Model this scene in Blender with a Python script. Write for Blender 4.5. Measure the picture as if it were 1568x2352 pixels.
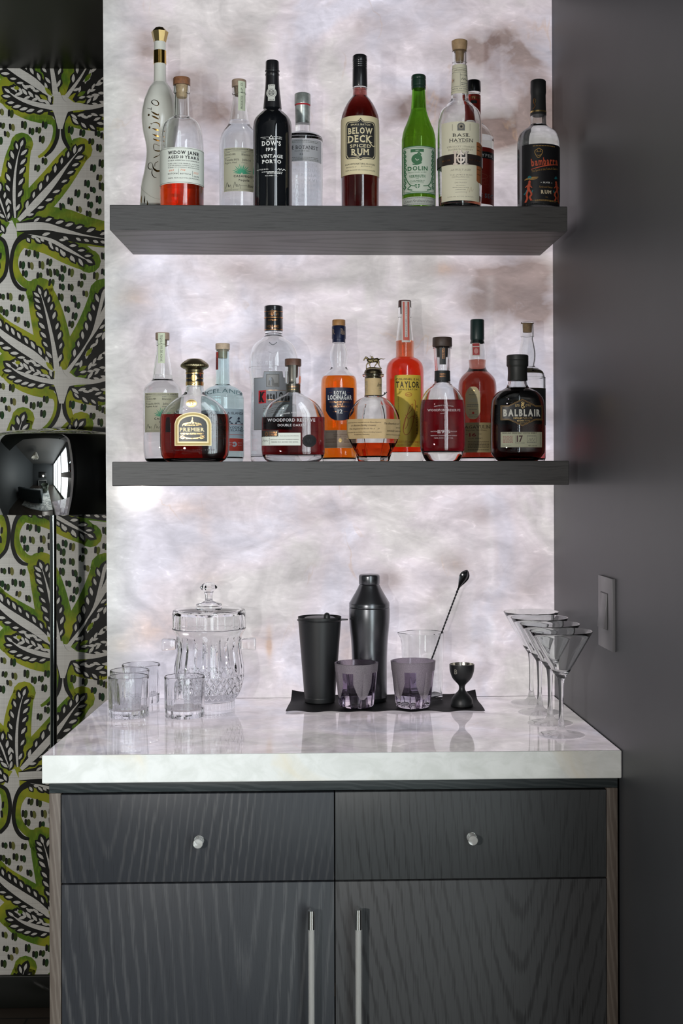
import bpy, bmesh, math, random
from mathutils import Vector, Matrix
random.seed(7)
for o in list(bpy.data.objects):
    bpy.data.objects.remove(o, do_unlink=True)
SC = bpy.context.scene
COL = SC.collection
PI = math.pi
rad = math.radians

# ------------------------------------------------------------------ camera
FPX, W, H = 3000.0, 1568, 2352
PPX, PPY = 845.0, 1095.0
YAW, ROLL = rad(1.72), 0.0025
CAM = Vector((0.0, -3.0, 1.43))
FW = Vector((math.sin(YAW), math.cos(YAW), 0))
RT0 = Vector((math.cos(YAW), -math.sin(YAW), 0))
UP0 = Vector((0, 0, 1))
RT = RT0 * math.cos(ROLL) - UP0 * math.sin(ROLL)
UP = UP0 * math.cos(ROLL) + RT0 * math.sin(ROLL)
cd = bpy.data.cameras.new('camera')
cam = bpy.data.objects.new('camera', cd)
COL.objects.link(cam)
cd.sensor_fit = 'VERTICAL'
cd.sensor_height = 36.0
cd.lens = FPX / H * 36.0
cd.shift_x = (W / 2 - PPX) / H
cd.shift_y = (PPY - H / 2) / H
cd.clip_start = 0.05
m = Matrix.Identity(4)
for i in range(3):
    m[i][0], m[i][1], m[i][2], m[i][3] = RT[i], UP[i], -FW[i], CAM[i]
cam.matrix_world = m
SC.camera = cam

# ------------------------------------------------------------------ colour, world, lamps
SC.view_settings.view_transform = 'Standard'
SC.view_settings.look = 'None'
SC.view_settings.gamma = 1.0
SC.view_settings.use_curve_mapping = False
SC.view_settings.exposure = 0.0
cy = SC.cycles
cy.use_denoising = True
cy.max_bounces = 26
cy.transmission_bounces = 26
cy.glossy_bounces = 6
cy.diffuse_bounces = 4
cy.transparent_max_bounces = 16
cy.caustics_reflective = False
cy.caustics_refractive = True
cy.sample_clamp_indirect = 4.0
cy.blur_glossy = 0.5
WINDOW_L = 6.8          # radiance of the daylight in the glazed door
ONYX_E = 0.76           # strength of the lit stone
wd = bpy.data.worlds.new('world')
SC.world = wd
wd.use_nodes = True
wd.node_tree.nodes['Background'].inputs[0].default_value = (0.5, 0.55, 0.6, 1)
wd.node_tree.nodes['Background'].inputs[1].default_value = 0.05

def lamp(name, kind, loc, aim, energy, color, **kw):
    l = bpy.data.lights.new(name, kind)
    l.energy = energy
    l.color = color
    for k, v in kw.items():
        setattr(l, k, v)
    o = bpy.data.objects.new(name, l)
    COL.objects.link(o)
    o.location = loc
    o.rotation_euler = (Vector(aim) - Vector(loc)).to_track_quat('-Z', 'Y').to_euler()
    return o
# the hand-held photo light that shows as a star in the chrome lamp shade
lamp('photo_light', 'AREA', (-0.856, -2.9, 1.377), (-0.3, 0, 1.3), 31.0, (1.0, 0.97, 0.93), shape='DISK', size=0.075)

# ------------------------------------------------------------------ projection helpers
def ray(px, py):
    return FW + RT * ((px - PPX) / FPX) - UP * ((py - PPY) / FPX)
def P(px, py, Y):
    d = ray(px, py)
    return CAM + d * ((Y - CAM.y) / d.y)
def Pz(px, py, Z):
    d = ray(px, py)
    return CAM + d * ((Z - CAM.z) / d.z)
def scl(p):                      # metres per photo pixel at a point
    return (Vector(p) - CAM).dot(FW) / FPX

# ------------------------------------------------------------------ materials
MATS = {}
def nodes_of(name):
    m = bpy.data.materials.new(name)
    m.use_nodes = True
    nt = m.node_tree
    nt.nodes.clear()
    out = nt.nodes.new('ShaderNodeOutputMaterial')
    return m, nt, out
def nd(nt, typ, ins=None, **props):
    n = nt.nodes.new(typ)
    for k, v in props.items():
        setattr(n, k, v)
    for k, v in (ins or {}).items():
        s = n.inputs[k]
        if isinstance(v, bpy.types.NodeSocket):
            nt.links.new(v, s)
        else:
            if isinstance(v, (tuple, list)) and len(v) == 3 and s.type == 'RGBA':
                v = (*v, 1)
            s.default_value = v
    return n
def math_(nt, op, a, b=0.0, c=0.0, clamp=False):
    n = nd(nt, 'ShaderNodeMath', {0: a, 1: b, 2: c}, operation=op)
    n.use_clamp = clamp
    return n.outputs[0]
def mixc(nt, f, a, b):
    n = nt.nodes.new('ShaderNodeMix')
    n.data_type = 'RGBA'
    for idx, v in ((0, f), (6, a), (7, b)):
        if isinstance(v, bpy.types.NodeSocket):
            nt.links.new(v, n.inputs[idx])
        else:
            n.inputs[idx].default_value = (*v, 1) if isinstance(v, (tuple, list)) and len(v) == 3 else v
    return n.outputs[2]
def maprange(nt, v, a, b, c=0.0, d=1.0, smooth=True):
    n = nd(nt, 'ShaderNodeMapRange', {0: v, 1: a, 2: b, 3: c, 4: d}, interpolation_type='SMOOTHSTEP' if smooth else 'LINEAR')
    return n.outputs[0]
def objco(nt, scale=(1, 1, 1), rot=(0, 0, 0), loc=(0, 0, 0)):
    t = nt.nodes.new('ShaderNodeTexCoord')
    mp = nd(nt, 'ShaderNodeMapping', {0: t.outputs['Object'], 1: loc, 2: rot, 3: scale})
    return mp.outputs[0]
def noise(nt, co, scale, detail=4, rough=0.5, dist=0.0):
    return nd(nt, 'ShaderNodeTexNoise', {'Vector': co, 'Scale': scale, 'Detail': detail, 'Roughness': rough, 'Distortion': dist}).outputs[0]
def S(r, g, b):                  # photo colour 0..255 to linear
    f = lambda c: c / 12.92 if c <= 0.04045 else ((c + 0.055) / 1.055) ** 2.4
    return (f(r / 255), f(g / 255), f(b / 255))

def pbr(name, color, rough=0.5, metal=0.0, coat=0.0, spec=0.5, var=0.0, vscale=40.0, sheen=0.0, aniso=0.0, bump=0.0):
    if name in MATS:
        return MATS[name]
    m, nt, out = nodes_of(name)
    b = nd(nt, 'ShaderNodeBsdfPrincipled', {'Base Color': color, 'Roughness': rough, 'Metallic': metal, 'Coat Weight': coat, 'Coat Roughness': 0.05,
                                           'Specular IOR Level': spec, 'Sheen Weight': sheen, 'Anisotropic': aniso})
    if var or bump:
        n = noise(nt, objco(nt), vscale, 5, 0.6)
        if var:
            k = maprange(nt, n, 0.3, 0.7, 1 - var, 1 + var, False)
            mul = nd(nt, 'ShaderNodeVectorMath', {0: color, 1: k}, operation='MULTIPLY')
            nt.links.new(mul.outputs[0], b.inputs['Base Color'])
        if bump:
            bp = nd(nt, 'ShaderNodeBump', {'Strength': bump, 'Distance': 0.002, 'Height': n})
            nt.links.new(bp.outputs[0], b.inputs['Normal'])
    nt.links.new(b.outputs[0], out.inputs[0])
    MATS[name] = m
    return m
def glass(name, color=(1, 1, 1), rough=0.0, ior=1.47, absorb=None, dist=0.08, bump=0.0, bscale=200):
    """clear or tinted glass; absorb = what is left of r, g, b after DIST metres inside"""
    if name in MATS:
        return MATS[name]
    m, nt, out = nodes_of(name)
    g = nd(nt, 'ShaderNodeBsdfGlass', {'Color': color, 'Roughness': rough, 'IOR': ior})
    if bump:
        n = noise(nt, objco(nt), bscale, 3, 0.6)
        bp = nd(nt, 'ShaderNodeBump', {'Strength': bump, 'Distance': 0.001, 'Height': n})
        nt.links.new(bp.outputs[0], g.inputs['Normal'])
    nt.links.new(g.outputs[0], out.inputs[0])
    if absorb:
        k = [-math.log(max(c, 1e-4)) / dist for c in absorb]
        den = max(k) * 1.02
        v = nd(nt, 'ShaderNodeVolumeAbsorption', {'Color': tuple(1 - c / den for c in k), 'Density': den})
        nt.links.new(v.outputs[0], out.inputs['Volume'])
    MATS[name] = m
    return m
def paper_thin(name, color, k=0.4):
    """thin label stock that lets some of the light behind the bottle through"""
    if name in MATS:
        return MATS[name]
    m, nt, out = nodes_of(name)
    p = nd(nt, 'ShaderNodeBsdfPrincipled', {'Base Color': color, 'Roughness': 0.5, 'Specular IOR Level': 0.3})
    t = nd(nt, 'ShaderNodeBsdfTranslucent', {'Color': color})
    mx = nd(nt, 'ShaderNodeMixShader', {0: k, 1: p.outputs[0], 2: t.outputs[0]})
    nt.links.new(mx.outputs[0], out.inputs[0])
    MATS[name] = m
    return m
def ink(name, c, rough=0.6, metal=0.0):
    return pbr('ink_' + name, S(*c), rough, metal)
WHITE = lambda: ink('white', (240, 240, 236))
BLACK = lambda: ink('black', (22, 22, 24))
GREY = lambda: ink('grey', (120, 120, 116))
GOLD = lambda: pbr('gold_foil', (0.80, 0.56, 0.24), 0.25, 1.0)
COPPER = lambda: pbr('copper_foil', (0.75, 0.36, 0.16), 0.3, 1.0)
RED = lambda: ink('red', (190, 58, 44))
CLEAR = lambda: glass('clear_glass', (0.98, 0.988, 0.986), ior=1.52)

# ------------------------------------------------------------------ objects
def thing(name, label, cat, loc, group=None):
    o = bpy.data.objects.new(name, None)
    COL.objects.link(o)
    o.location = loc
    o.empty_display_size = 0.02
    o['label'] = label
    o['category'] = cat
    if group:
        o['group'] = group
    return o
def root_loc(o):
    v = Vector((0, 0, 0))
    while o is not None:
        v += o.location
        o = o.parent
    return v
class MB:
    """mesh builder, world coordinates, several materials"""
    def __init__(s):
        s.v, s.f, s.mi, s.mats = [], [], [], []
    def m(s, mat):
        if mat not in s.mats:
            s.mats.append(mat)
        return s.mats.index(mat)
    def face(s, idx, mat):
        s.f.append(tuple(idx)); s.mi.append(s.m(mat))
    def add(s, verts, faces, mat, flip=False):
        n = len(s.v)
        s.v.extend([tuple(p) for p in verts])
        k = s.m(mat)
        for f in faces:
            f = tuple(n + i for i in f)
            s.f.append(f[::-1] if flip else f); s.mi.append(k)
    def box(s, a, b, mat, bevel=0.0):
        x0, y0, z0 = (min(a[i], b[i]) for i in range(3))
        x1, y1, z1 = (max(a[i], b[i]) for i in range(3))
        s.hexa([(x0, y0, z0), (x1, y0, z0), (x1, y1, z0), (x0, y1, z0), (x0, y0, z1), (x1, y0, z1), (x1, y1, z1), (x0, y1, z1)], mat, bevel)
    def hexa(s, c, mat, bevel=0.0):
        fs = [(0, 3, 2, 1), (4, 5, 6, 7), (0, 1, 5, 4), (1, 2, 6, 5), (2, 3, 7, 6), (3, 0, 4, 7)]
        if not bevel:
            s.add(c, fs, mat); return
        bm = bmesh.new()
        vs = [bm.verts.new(p) for p in c]
        for f in fs:
            bm.faces.new([vs[i] for i in f])
        bmesh.ops.bevel(bm, geom=list(bm.edges), offset=bevel, segments=2, profile=0.5, affect='EDGES')
        s.bm(bm, mat)
    def bm(s, bm, mat):
        bm.verts.index_update()
        s.add([v.co[:] for v in bm.verts], [[v.index for v in f.verts] for f in bm.faces], mat)
        bm.free()
    def tube(s, pts, r, mat, n=12, caps=True):
        pts = [Vector(p) for p in pts]
        rs = r if isinstance(r, (list, tuple)) else [r] * len(pts)
        rings, prev = [], None
        for i, p in enumerate(pts):
            d = (pts[min(i + 1, len(pts) - 1)] - pts[max(i - 1, 0)]).normalized()
            if prev is None:
                a = Vector((0, 0, 1)) if abs(d.z) < 0.9 else Vector((1, 0, 0))
                prev = d.cross(a).normalized()
            u = (prev - d * prev.dot(d)).normalized()
            prev = u
            w = d.cross(u)
            rings.append([p + (u * math.cos(2 * PI * j / n) + w * math.sin(2 * PI * j / n)) * rs[i] for j in range(n)])
        vs = [q for rr in rings for q in rr]
        fs = []
        for i in range(len(rings) - 1):
            for j in range(n):
                k = (j + 1) % n
                fs.append((i * n + j, i * n + k, (i + 1) * n + k, (i + 1) * n + j))
        if caps:
            fs.append(tuple(range(n))[::-1])
            fs.append(tuple((len(rings) - 1) * n + j for j in range(n)))
        s.add(vs, fs, mat)
    def ball(s, c, r, mat, sub=2, scale=(1, 1, 1)):
        bm = bmesh.new()
        bmesh.ops.create_icosphere(bm, subdivisions=sub, radius=1.0)
        for v in bm.verts:
            v.co = Vector((c[0] + v.co.x * r * scale[0], c[1] + v.co.y * r * scale[1], c[2] + v.co.z * r * scale[2]))
        s.bm(bm, mat)
    def build(s, name, parent=None, smooth=40, kind=None):
        me = bpy.data.meshes.new(name)
        off = root_loc(parent)
        me.from_pydata([(p[0] - off.x, p[1] - off.y, p[2] - off.z) for p in s.v], [], s.f)
        for mt in s.mats:
            me.materials.append(mt)
        me.polygons.foreach_set('material_index', s.mi)
        if smooth:
            me.shade_smooth()
            me.set_sharp_from_angle(angle=rad(smooth))
        else:
            me.shade_flat()
        me.update()
        o = bpy.data.objects.new(name, me)
        COL.objects.link(o)
        if parent is not None:
            o.parent = parent
        if kind:
            o['kind'] = kind
        return o
def copy_tree(o, parent=None):
    c = o.copy()
    COL.objects.link(c)
    if parent is not None:
        c.parent = parent
    for ch in list(o.children):
        copy_tree(ch, c)
    return c
def crom(pts, n=6):
    """Catmull-Rom through tuples"""
    out = []
    N = len(pts)
    for i in range(N - 1):
        p0, p1, p2, p3 = pts[max(i - 1, 0)], pts[i], pts[i + 1], pts[min(i + 2, N - 1)]
        for k in range(n):
            t = k / n
            out.append(tuple(0.5 * (2 * b + (c - a) * t + (2 * a - 5 * b + 4 * c - d) * t * t + (3 * b - a - 3 * c + d) * t ** 3)
                             for a, b, c, d in zip(p0, p1, p2, p3)))
    out.append(tuple(pts[-1]))
    return out

# ------------------------------------------------------------------ lathe
def sec(th, r, flat=1.0, e=2.0, pol=0.0, ns=8):
    """section of a lathed body; th = 0 faces the camera (-y), growing towards +x"""
    s, c = math.sin(th), math.cos(th)
    if e != 2.0:
        k = (abs(s) ** e + abs(c) ** e) ** (-1.0 / e)
    else:
        k = 1.0
    if pol:
        a = PI / ns
        q = (th + a) % (2 * a) - a
        k *= 1 - pol + pol * math.cos(a) / math.cos(q)
    return r * k * s, -r * k * c * flat
def lathe(mb, x, y, prof, mat, n=64, close0=True, close1=True, mod=None, flip=False):
    """prof: list of (r, z[, flat, e, pol, ns]) going up the outside"""
    vs, fs = [], []
    for (r, z, *q) in prof:
        for j in range(n):
            th = 2 * PI * j / n
            rr = r * (mod(th, r, z) if mod else 1.0)
            a, b = sec(th, rr, *q)
            vs.append((x + a, y + b, z))
    for i in range(len(prof) - 1):
        for j in range(n):
            k = (j + 1) % n
            fs.append((i * n + j, i * n + k, (i + 1) * n + k, (i + 1) * n + j))
    if close0:
        vs.append((x, y, prof[0][1])); c = len(vs) - 1
        fs += [(c, (j + 1) % n, j) for j in range(n)]
    if close1:
        b = (len(prof) - 1) * n
        vs.append((x, y, prof[-1][1])); c = len(vs) - 1
        fs += [(c, b + j, b + (j + 1) % n) for j in range(n)]
    mb.add(vs, fs, mat, flip)

# ------------------------------------------------------------------ lettering
GL = {}
def glyph(ch, bold):
    key = (ch, bold)
    if key not in GL:
        cu = bpy.data.curves.new('g', 'FONT')
        cu.body = ch
        cu.size = 1.0
        cu.resolution_u = 2
        cu.offset = 0.024 * bold
        ob = bpy.data.objects.new('g', cu)
        me = ob.to_mesh()
        v = [(p.co.x, p.co.y) for p in me.vertices]
        f = [tuple(q.vertices) for q in me.polygons]
        ob.to_mesh_clear()
        bpy.data.objects.remove(ob)
        bpy.data.curves.remove(cu)
        x0 = min((p[0] for p in v), default=0)
        x1 = max((p[0] for p in v), default=0.3)
        GL[key] = ([(p[0] - x0, p[1]) for p in v], f, x1 - x0)
    return GL[key]
SERIF = {'I': 'b5t5', 'H': 'b0b1t0t1', 'N': 'b0t0t1', 'M': 'b0b1t0t1', 'A': 'b0b1', 'V': 't0t1', 'W': 't0t1', 'D': 'b0t0', 'P': 'b0t0', 'R': 'b0t0b1', 'E': 'b0t0',
         'F': 'b0t0', 'B': 'b0t0', 'L': 'b0t0', 'K': 'b0b1t0t1', 'X': 'b0b1t0t1', 'Y': 't0t1b5', 'T': 'b5', 'J': 't1', 'U': 't0t1', '1': 'b5'}
def words_mesh(s, bold=0, serif=False, gap=0.14):
    """returns verts, faces, width; capital height 1"""
    V, F, x = [], [], 0.0
    for ch in s:
        if ch == ' ':
            x += 0.42
            continue
        v, f, w = glyph(ch, 0 if ch == 'M' else bold)
        k = 1 / 0.729
        if ch == 'M' and bold:                      # thickened by hand
            o = 0.022 * bold
            nv = len(v)
            v = [(p[0] + q, p[1]) for q in (0, o, 2 * o) for p in v]
            f = [tuple(i + nv * q for i in t) for q in (0, 1, 2) for t in f]
            w += 2 * o
        n = len(V)
        V += [(x + p[0] * k, p[1] * k) for p in v]
        F += [tuple(n + i for i in q) for q in f]
        if serif and ch in SERIF:
            t = SERIF[ch]
            for i in range(0, len(t), 2):
                fx = {'0': 0.08, '1': w * k - 0.08, '5': w * k / 2}[t[i + 1]]
                zz = 0.0 if t[i] == 'b' else 0.93
                n = len(V)
                V += [(x + fx - 0.17, zz), (x + fx + 0.17, zz), (x + fx + 0.17, zz + 0.07), (x + fx - 0.17, zz + 0.07)]
                F.append((n, n + 1, n + 2, n + 3))
        x += w * k + gap + .045 * bold
    return V, F, max(x - gap, 0.01)
# ------------------------------------------------------------------ main planes
Y_WALL = 0.5625           # papered wall behind the lamp
Y_SHELF = -0.297        # front of the shelves
Y_TOP = -0.603          # front of the worktop
Z_CEIL = P(120, 158, Y_WALL).z
Z_TOP = 0.5 * (P(95.4, 1734.7, Y_TOP).z + P(1428.9, 1724.3, Y_TOP).z)
XW0 = P(1273.9, 1596, 0).x
XW1 = P(1428.9, 1724.3, Y_TOP).x
def xwall(y):                   # the grey wall on the right
    return XW0 + (XW1 - XW0) * (y / Y_TOP)
X_BOX = P(243, 900, 0).x        # left edge of the stone
ROOM_L, ROOM_B = -3.1, -6.3
Z_ROOM = 3.02            # the room is higher than the soffit over the bar
Y_SOF = -0.80

# ------------------------------------------------------------------ setting
wall_grey = pbr('wall_grey', (0.050, 0.0525, 0.058), 0.46, spec=0.7, var=0.05, vscale=9, bump=0.03)
wall_dark = pbr('wall_dark', (0.045, 0.048, 0.050), 0.5)
gloss_black = pbr('lacquer_black', (0.012, 0.013, 0.011), 0.32, spec=0.12)
def quad(mb, a, b, c, d, mat):
    mb.add([a, b, c, d], [(0, 1, 2, 3)], mat)

b = MB()
fl = None
m, nt, out = nodes_of('floor_oak')
co = objco(nt, (1, 1, 1))
br = nd(nt, 'ShaderNodeTexBrick', {'Vector': co, 'Color1': (0.06, 0.045, 0.035, 1), 'Color2': (0.04, 0.03, 0.024, 1), 'Mortar': (0.01, 0.01, 0.01, 1), 'Scale': 1.0,
                                   'Mortar Size': 0.003, 'Brick Width': 1.6, 'Row Height': 0.16})
nt.links.new(nd(nt, 'ShaderNodeBsdfPrincipled', {'Base Color': br.outputs[0], 'Roughness': 0.35}).outputs[0], out.inputs[0])
b.box((ROOM_L - .1, ROOM_B - .1, -0.1), (1.0, Y_WALL + .1, 0.0), m)
b.build('floor', kind='structure')
b = MB()
b.box((ROOM_L - .1, ROOM_B - .1, Z_ROOM), (1.0, Y_WALL + .1, Z_ROOM + 0.1), pbr('ceiling_paint', (.10, .095, .09), .6))
b.build('ceiling', kind='structure')
b = MB()
b.box((ROOM_L, Y_SOF, Z_CEIL), (xwall(0) + .01, Y_WALL + .1, Z_ROOM - .001), gloss_black)
b.build('trim_1', kind='structure')
b = MB()
b.box((ROOM_L - .1, ROOM_B, 0), (ROOM_L, Y_WALL, Z_ROOM), wall_dark)
b.build('wall_left', kind='structure')
b = MB()
b.box((ROOM_L, ROOM_B - .1, 0), (1.0, ROOM_B, Z_ROOM), wall_dark)
b.build('wall_front', kind='structure')

# right wall with the opening of the glazed door
WY0, WY1, WZ0, WZ1 = -1.5, -6.15, 0.06, Z_ROOM - 0.10
b = MB()
def wall_seg(y0, y1, z0, z1):
    T = 0.14
    b.hexa([(xwall(y1), y1, z0), (xwall(y1) + T, y1, z0), (xwall(y0) + T, y0, z0), (xwall(y0), y0, z0),
            (xwall(y1), y1, z1), (xwall(y1) + T, y1, z1), (xwall(y0) + T, y0, z1), (xwall(y0), y0, z1)], wall_grey)
wall_seg(Y_WALL, WY0, 0, Z_ROOM)
wall_seg(WY1, ROOM_B, 0, Z_ROOM)
wall_seg(WY0, WY1, WZ1, Z_ROOM)
wall_seg(WY0, WY1, 0, WZ0)
b.build('wall_right', kind='structure')

frame_black = pbr('frame_black', (0.02, 0.02, 0.022), 0.4)
m, nt, out = nodes_of('daylight')
co = objco(nt, (1, 1, 1))
zz = nd(nt, 'ShaderNodeSeparateXYZ', {0: co}).outputs[2]
gr = maprange(nt, zz, 0.3, 1.4, 0.0, 1.0)
col = mixc(nt, gr, (0.80, 0.90, 0.86), (0.86, 0.94, 1.0))
em = nd(nt, 'ShaderNodeEmission', {'Color': col, 'Strength': WINDOW_L})
nt.links.new(em.outputs[0], out.inputs[0])
day = m
b = MB()
fw = 0.06
ys = [WY0, WY0 + (WY1 - WY0) / 4, WY0 + (WY1 - WY0) / 2, WY0 + 3 * (WY1 - WY0) / 4, WY1]
for y in ys:
    s_ = -fw if y == WY0 else (fw if y == WY1 else 0)
    y0, y1 = (y - fw / 2, y + fw / 2) if s_ == 0 else (y, y + s_)
    b.box((xwall(y) + 0.02, y0, WZ0), (xwall(y) + 0.08, y1, WZ1), frame_black)
wf = MB()
wf.mats, wf.v, wf.f, wf.mi = b.mats, b.v, b.f, b.mi
for z0, z1 in ((WZ0, WZ0 + fw), (WZ1 - fw, WZ1)):
    wf.hexa([(xwall(WY1) + .02, WY1, z0), (xwall(WY1) + .08, WY1, z0), (xwall(WY0) + .08, WY0, z0), (xwall(WY0) + .02, WY0, z0),
             (xwall(WY1) + .02, WY1, z1), (xwall(WY1) + .08, WY1, z1), (xwall(WY0) + .08, WY0, z1), (xwall(WY0) + .02, WY0, z1)], frame_black)
win = wf.build('window_1', kind='structure')
b = MB()
quad(b, (xwall(WY1) + .09, WY1, WZ0), (xwall(WY1) + .09, WY1, WZ1), (xwall(WY0) + .09, WY0, WZ1), (xwall(WY0) + .09, WY0, WZ0), day)
b.build('window_pane', win, smooth=0)

# ------------------------------------------------------------------ papered wall
paper_m, nt, out = nodes_of('wallpaper_linen')
n = noise(nt, objco(nt, (3, 3, 900)), 1.0, 3, 0.6)
n2 = noise(nt, objco(nt, (700, 3, 3)), 1.0, 2, 0.5)
k = maprange(nt, math_(nt, 'ADD', math_(nt, 'MULTIPLY', n, 0.75), math_(nt, 'MULTIPLY', n2, 0.25)), 0.35, 0.65, 0.0, 1.0, False)
c = mixc(nt, k, (0.60, 0.575, 0.525), (0.80, 0.775, 0.72))
nt.links.new(nd(nt, 'ShaderNodeBsdfPrincipled', {'Base Color': c, 'Roughness': 0.6, 'Specular IOR Level': 0.2}).outputs[0], out.inputs[0])
def paint(name, c1, c2, c3, sc=7.0):
    m, nt, out = nodes_of(name)
    n = noise(nt, objco(nt, (1, 1, 1), (0, 0.7, 0)), sc, 4, 0.55, 0.6)
    f = noise(nt, objco(nt, (60, 3, 14), (0, 0.5, 0)), 3.0, 3, 0.6)
    a = mixc(nt, maprange(nt, n, 0.40, 0.60), c1, c2)
    a = mixc(nt, maprange(nt, f, 0.50, 0.72, 0, 0.75), a, c3)
    nt.links.new(nd(nt, 'ShaderNodeBsdfPrincipled', {'Base Color': a, 'Roughness': 0.6, 'Specular IOR Level': 0.2}).outputs[0], out.inputs[0])
    return m
leaf_green = paint('paint_leaf_green', (0.10, 0.20, 0.016), (0.38, 0.38, 0.028), (0.25, 0.42, 0.03))
dash_green = paint('paint_dash_green', (0.016, 0.055, 0.016), (0.055, 0.075, 0.014), (0.03, 0.08, 0.02), 26.0)
dash_pale = paint('paint_dash_olive', (0.15, 0.18, 0.04), (0.22, 0.2, 0.06), (0.10, 0.13, 0.03), 30.0)
paint_black = pbr('paint_black', (0.014, 0.014, 0.012), 0.5, spec=0.2, var=0.3, vscale=20)

wp = MB()
PERIOD = 630.0
LAY = [0]
def wpt(x, y, dx, dy, lay):
    LAY[0] += 1
    p = P(x + dx + 0.0045 * (y + dy - 870), y + dy, Y_WALL)
    return (p.x, Y_WALL - 0.0009 * lay - 1.2e-8 * (LAY[0] % 60000), p.z)
def w_poly(pts, mat, lay, D):
    n = len(pts)
    cx, cy_ = sum(p[0] for p in pts) / n, sum(p[1] for p in pts) / n
    vs = [wpt(cx, cy_, *D, lay)] + [wpt(p[0], p[1], *D, lay) for p in pts]
    wp.add(vs, [(0, 1 + i, 1 + (i + 1) % n) for i in range(n)], mat)
def w_strip(pts, mat, lay, D, n=6):
    """pts (x, y, half width)"""
    q = crom(pts, n)
    vs = []
    for i, p in enumerate(q):
        a, c = q[max(i - 1, 0)], q[min(i + 1, len(q) - 1)]
        dx, dy = c[0] - a[0], c[1] - a[1]
        l = math.hypot(dx, dy) or 1
        h = max(p[2], 0.05)
        vs.append(wpt(p[0] - dy / l * h, p[1] + dx / l * h, *D, lay))
        vs.append(wpt(p[0] + dy / l * h, p[1] - dx / l * h, *D, lay))
    wp.add(vs, [(2 * i, 2 * i + 1, 2 * i + 3, 2 * i + 2) for i in range(len(q) - 1)], mat)
    return q
def w_dot(x, y, r, mat, lay, D):
    w_poly([(x + r * math.cos(t * PI / 6), y + r * math.sin(t * PI / 6)) for t in range(12)], mat, lay, D)
def w_drop(x, y, ang, L, w, mat, lay, D):
    c, s = math.cos(ang), math.sin(ang)
    o = []
    for t in range(14):
        u = t / 13 if t < 7 else 0
    prof = [(-.5, 0), (-.32, .62), (-.1, .95), (.12, 1), (.32, .6), (.5, 0), (.32, -.6), (.12, -1), (-.1, -.95), (-.32, -.62)]
    w_poly([(x + c * a * L - s * b_ * w / 2, y + s * a * L + c * b_ * w / 2) for a, b_ in prof], mat, lay, D)
def w_leaf(D, spine, black, halo, vein, ndrop, dl=18, dw=6.4, sides=(1, -1), t0=0.14, lean=0.55):
    """spine points (x, y) from the hub to the tip"""
    N = len(spine)
    st = [(p[0], p[1], halo * (0.72 + 0.28 * math.sin(PI * min(1, 0.35 + i / (N - 1) * 0.65)))) for i, p in enumerate(spine)]
    q = w_strip(st, leaf_green, 1, D)
    if halo > 0:
        w_dot(spine[-1][0], spine[-1][1], halo * 0.80, leaf_green, 1, D)
    w_strip([(p[0], p[1], b_) for p, b_ in zip(spine, black)], paint_black, 2, D)
    w_dot(spine[-1][0], spine[-1][1], black[-1], paint_black, 2, D)
    if vein:
        w_strip([(p[0], p[1], v) for p, v in zip(spine, vein)], paper_m, 3, D)
    sp = crom([(p[0], p[1], b_) for p, b_ in zip(spine, black)], 12)
    M = len(sp)
    for s in sides:
        nq = max(3, round(ndrop * .78))
        for i in range(nq):
            t = t0 + (0.985 - t0) * (i + (0.0 if s > 0 else 0.4)) / nq
            j = min(int(t * (M - 1)), M - 2)
            p, p2 = sp[j], sp[j + 1]
            dx, dy = p2[0] - p[0], p2[1] - p[1]
            l = math.hypot(dx, dy) or 1
            dx, dy = dx / l, dy / l
            h = p[2]
            a = math.atan2(dy, dx) + s * lean
            x, y = p[0] - dy * s * h * 0.78 + dx * 2, p[1] + dx * s * h * 0.78 + dy * 2
            sz = 0.85 + 0.3 * random.random()
            w_drop(x, y, a, dl * 1.55, dw * 2.5, paint_black, 2, D)
            w_drop(x, y, a + PI, dl * sz, dw * sz, paper_m, 3, D)
    # the drop at the tip
    a = math.atan2(sp[-1][1] - sp[-4][1], sp[-1][0] - sp[-4][0])
    w_drop(sp[-1][0] + 2 * math.cos(a), sp[-1][1] + 2 * math.sin(a), a, dl * 1.7, dw * 3, paint_black, 2, D)
    w_drop(sp[-1][0] + 1 * math.cos(a), sp[-1][1] + 1 * math.sin(a), a + PI, dl, dw, paper_m, 3, D)
def A4(*p):                    # reading frame of the upper close-up
    return [(x / 3.793, 140 + y / 3.793, *r) for x, y, *r in p]
def A6(*p):
    return [(x / 6.19, 620 + y / 6.19, *r) for x, y, *r in p]
DASH = [(15, 440), (100, 455), (25, 560), (110, 575), (215, 555), (280, 610), (340, 600), (395, 555), (65, 635), (5, 690), (370, 680), (622, 600), (722, 625), (855, 630),
        (800, 700), (868, 755), (392, 870), (328, 930), (815, 930), (888, 890), (868, 1015), (762, 1065), (888, 1090), (812, 1120), (677, 1150), (760, 1175), (862, 1205),
        (615, 1220), (788, 1250), (545, 1270), (690, 1290), (775, 1330), (860, 1310), (245, 1670), (318, 1680), (193, 1775), (268, 1780), (362, 1775), (430, 1750), (218, 1850),
        (343, 1870), (430, 1840), (490, 1840), (553, 1810), (618, 1840), (535, 1885), (448, 1930), (538, 1965), (615, 1970), (700, 1940), (725, 1875), (835, 1870), (743, 2025),
        (528, 2055), (638, 2070), (673, 2125), (583, 2160), (648, 2220), (618, 2290), (18, 2050), (83, 2050), (187, 2060), (0, 2160), (48, 2190), (113, 2150), (178, 2165),
        (148, 2250), (233, 2290), (905, 650), (905, 1500), (905, 1700), (905, 1835), (20, 1700), (10, 1780)]
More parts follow.
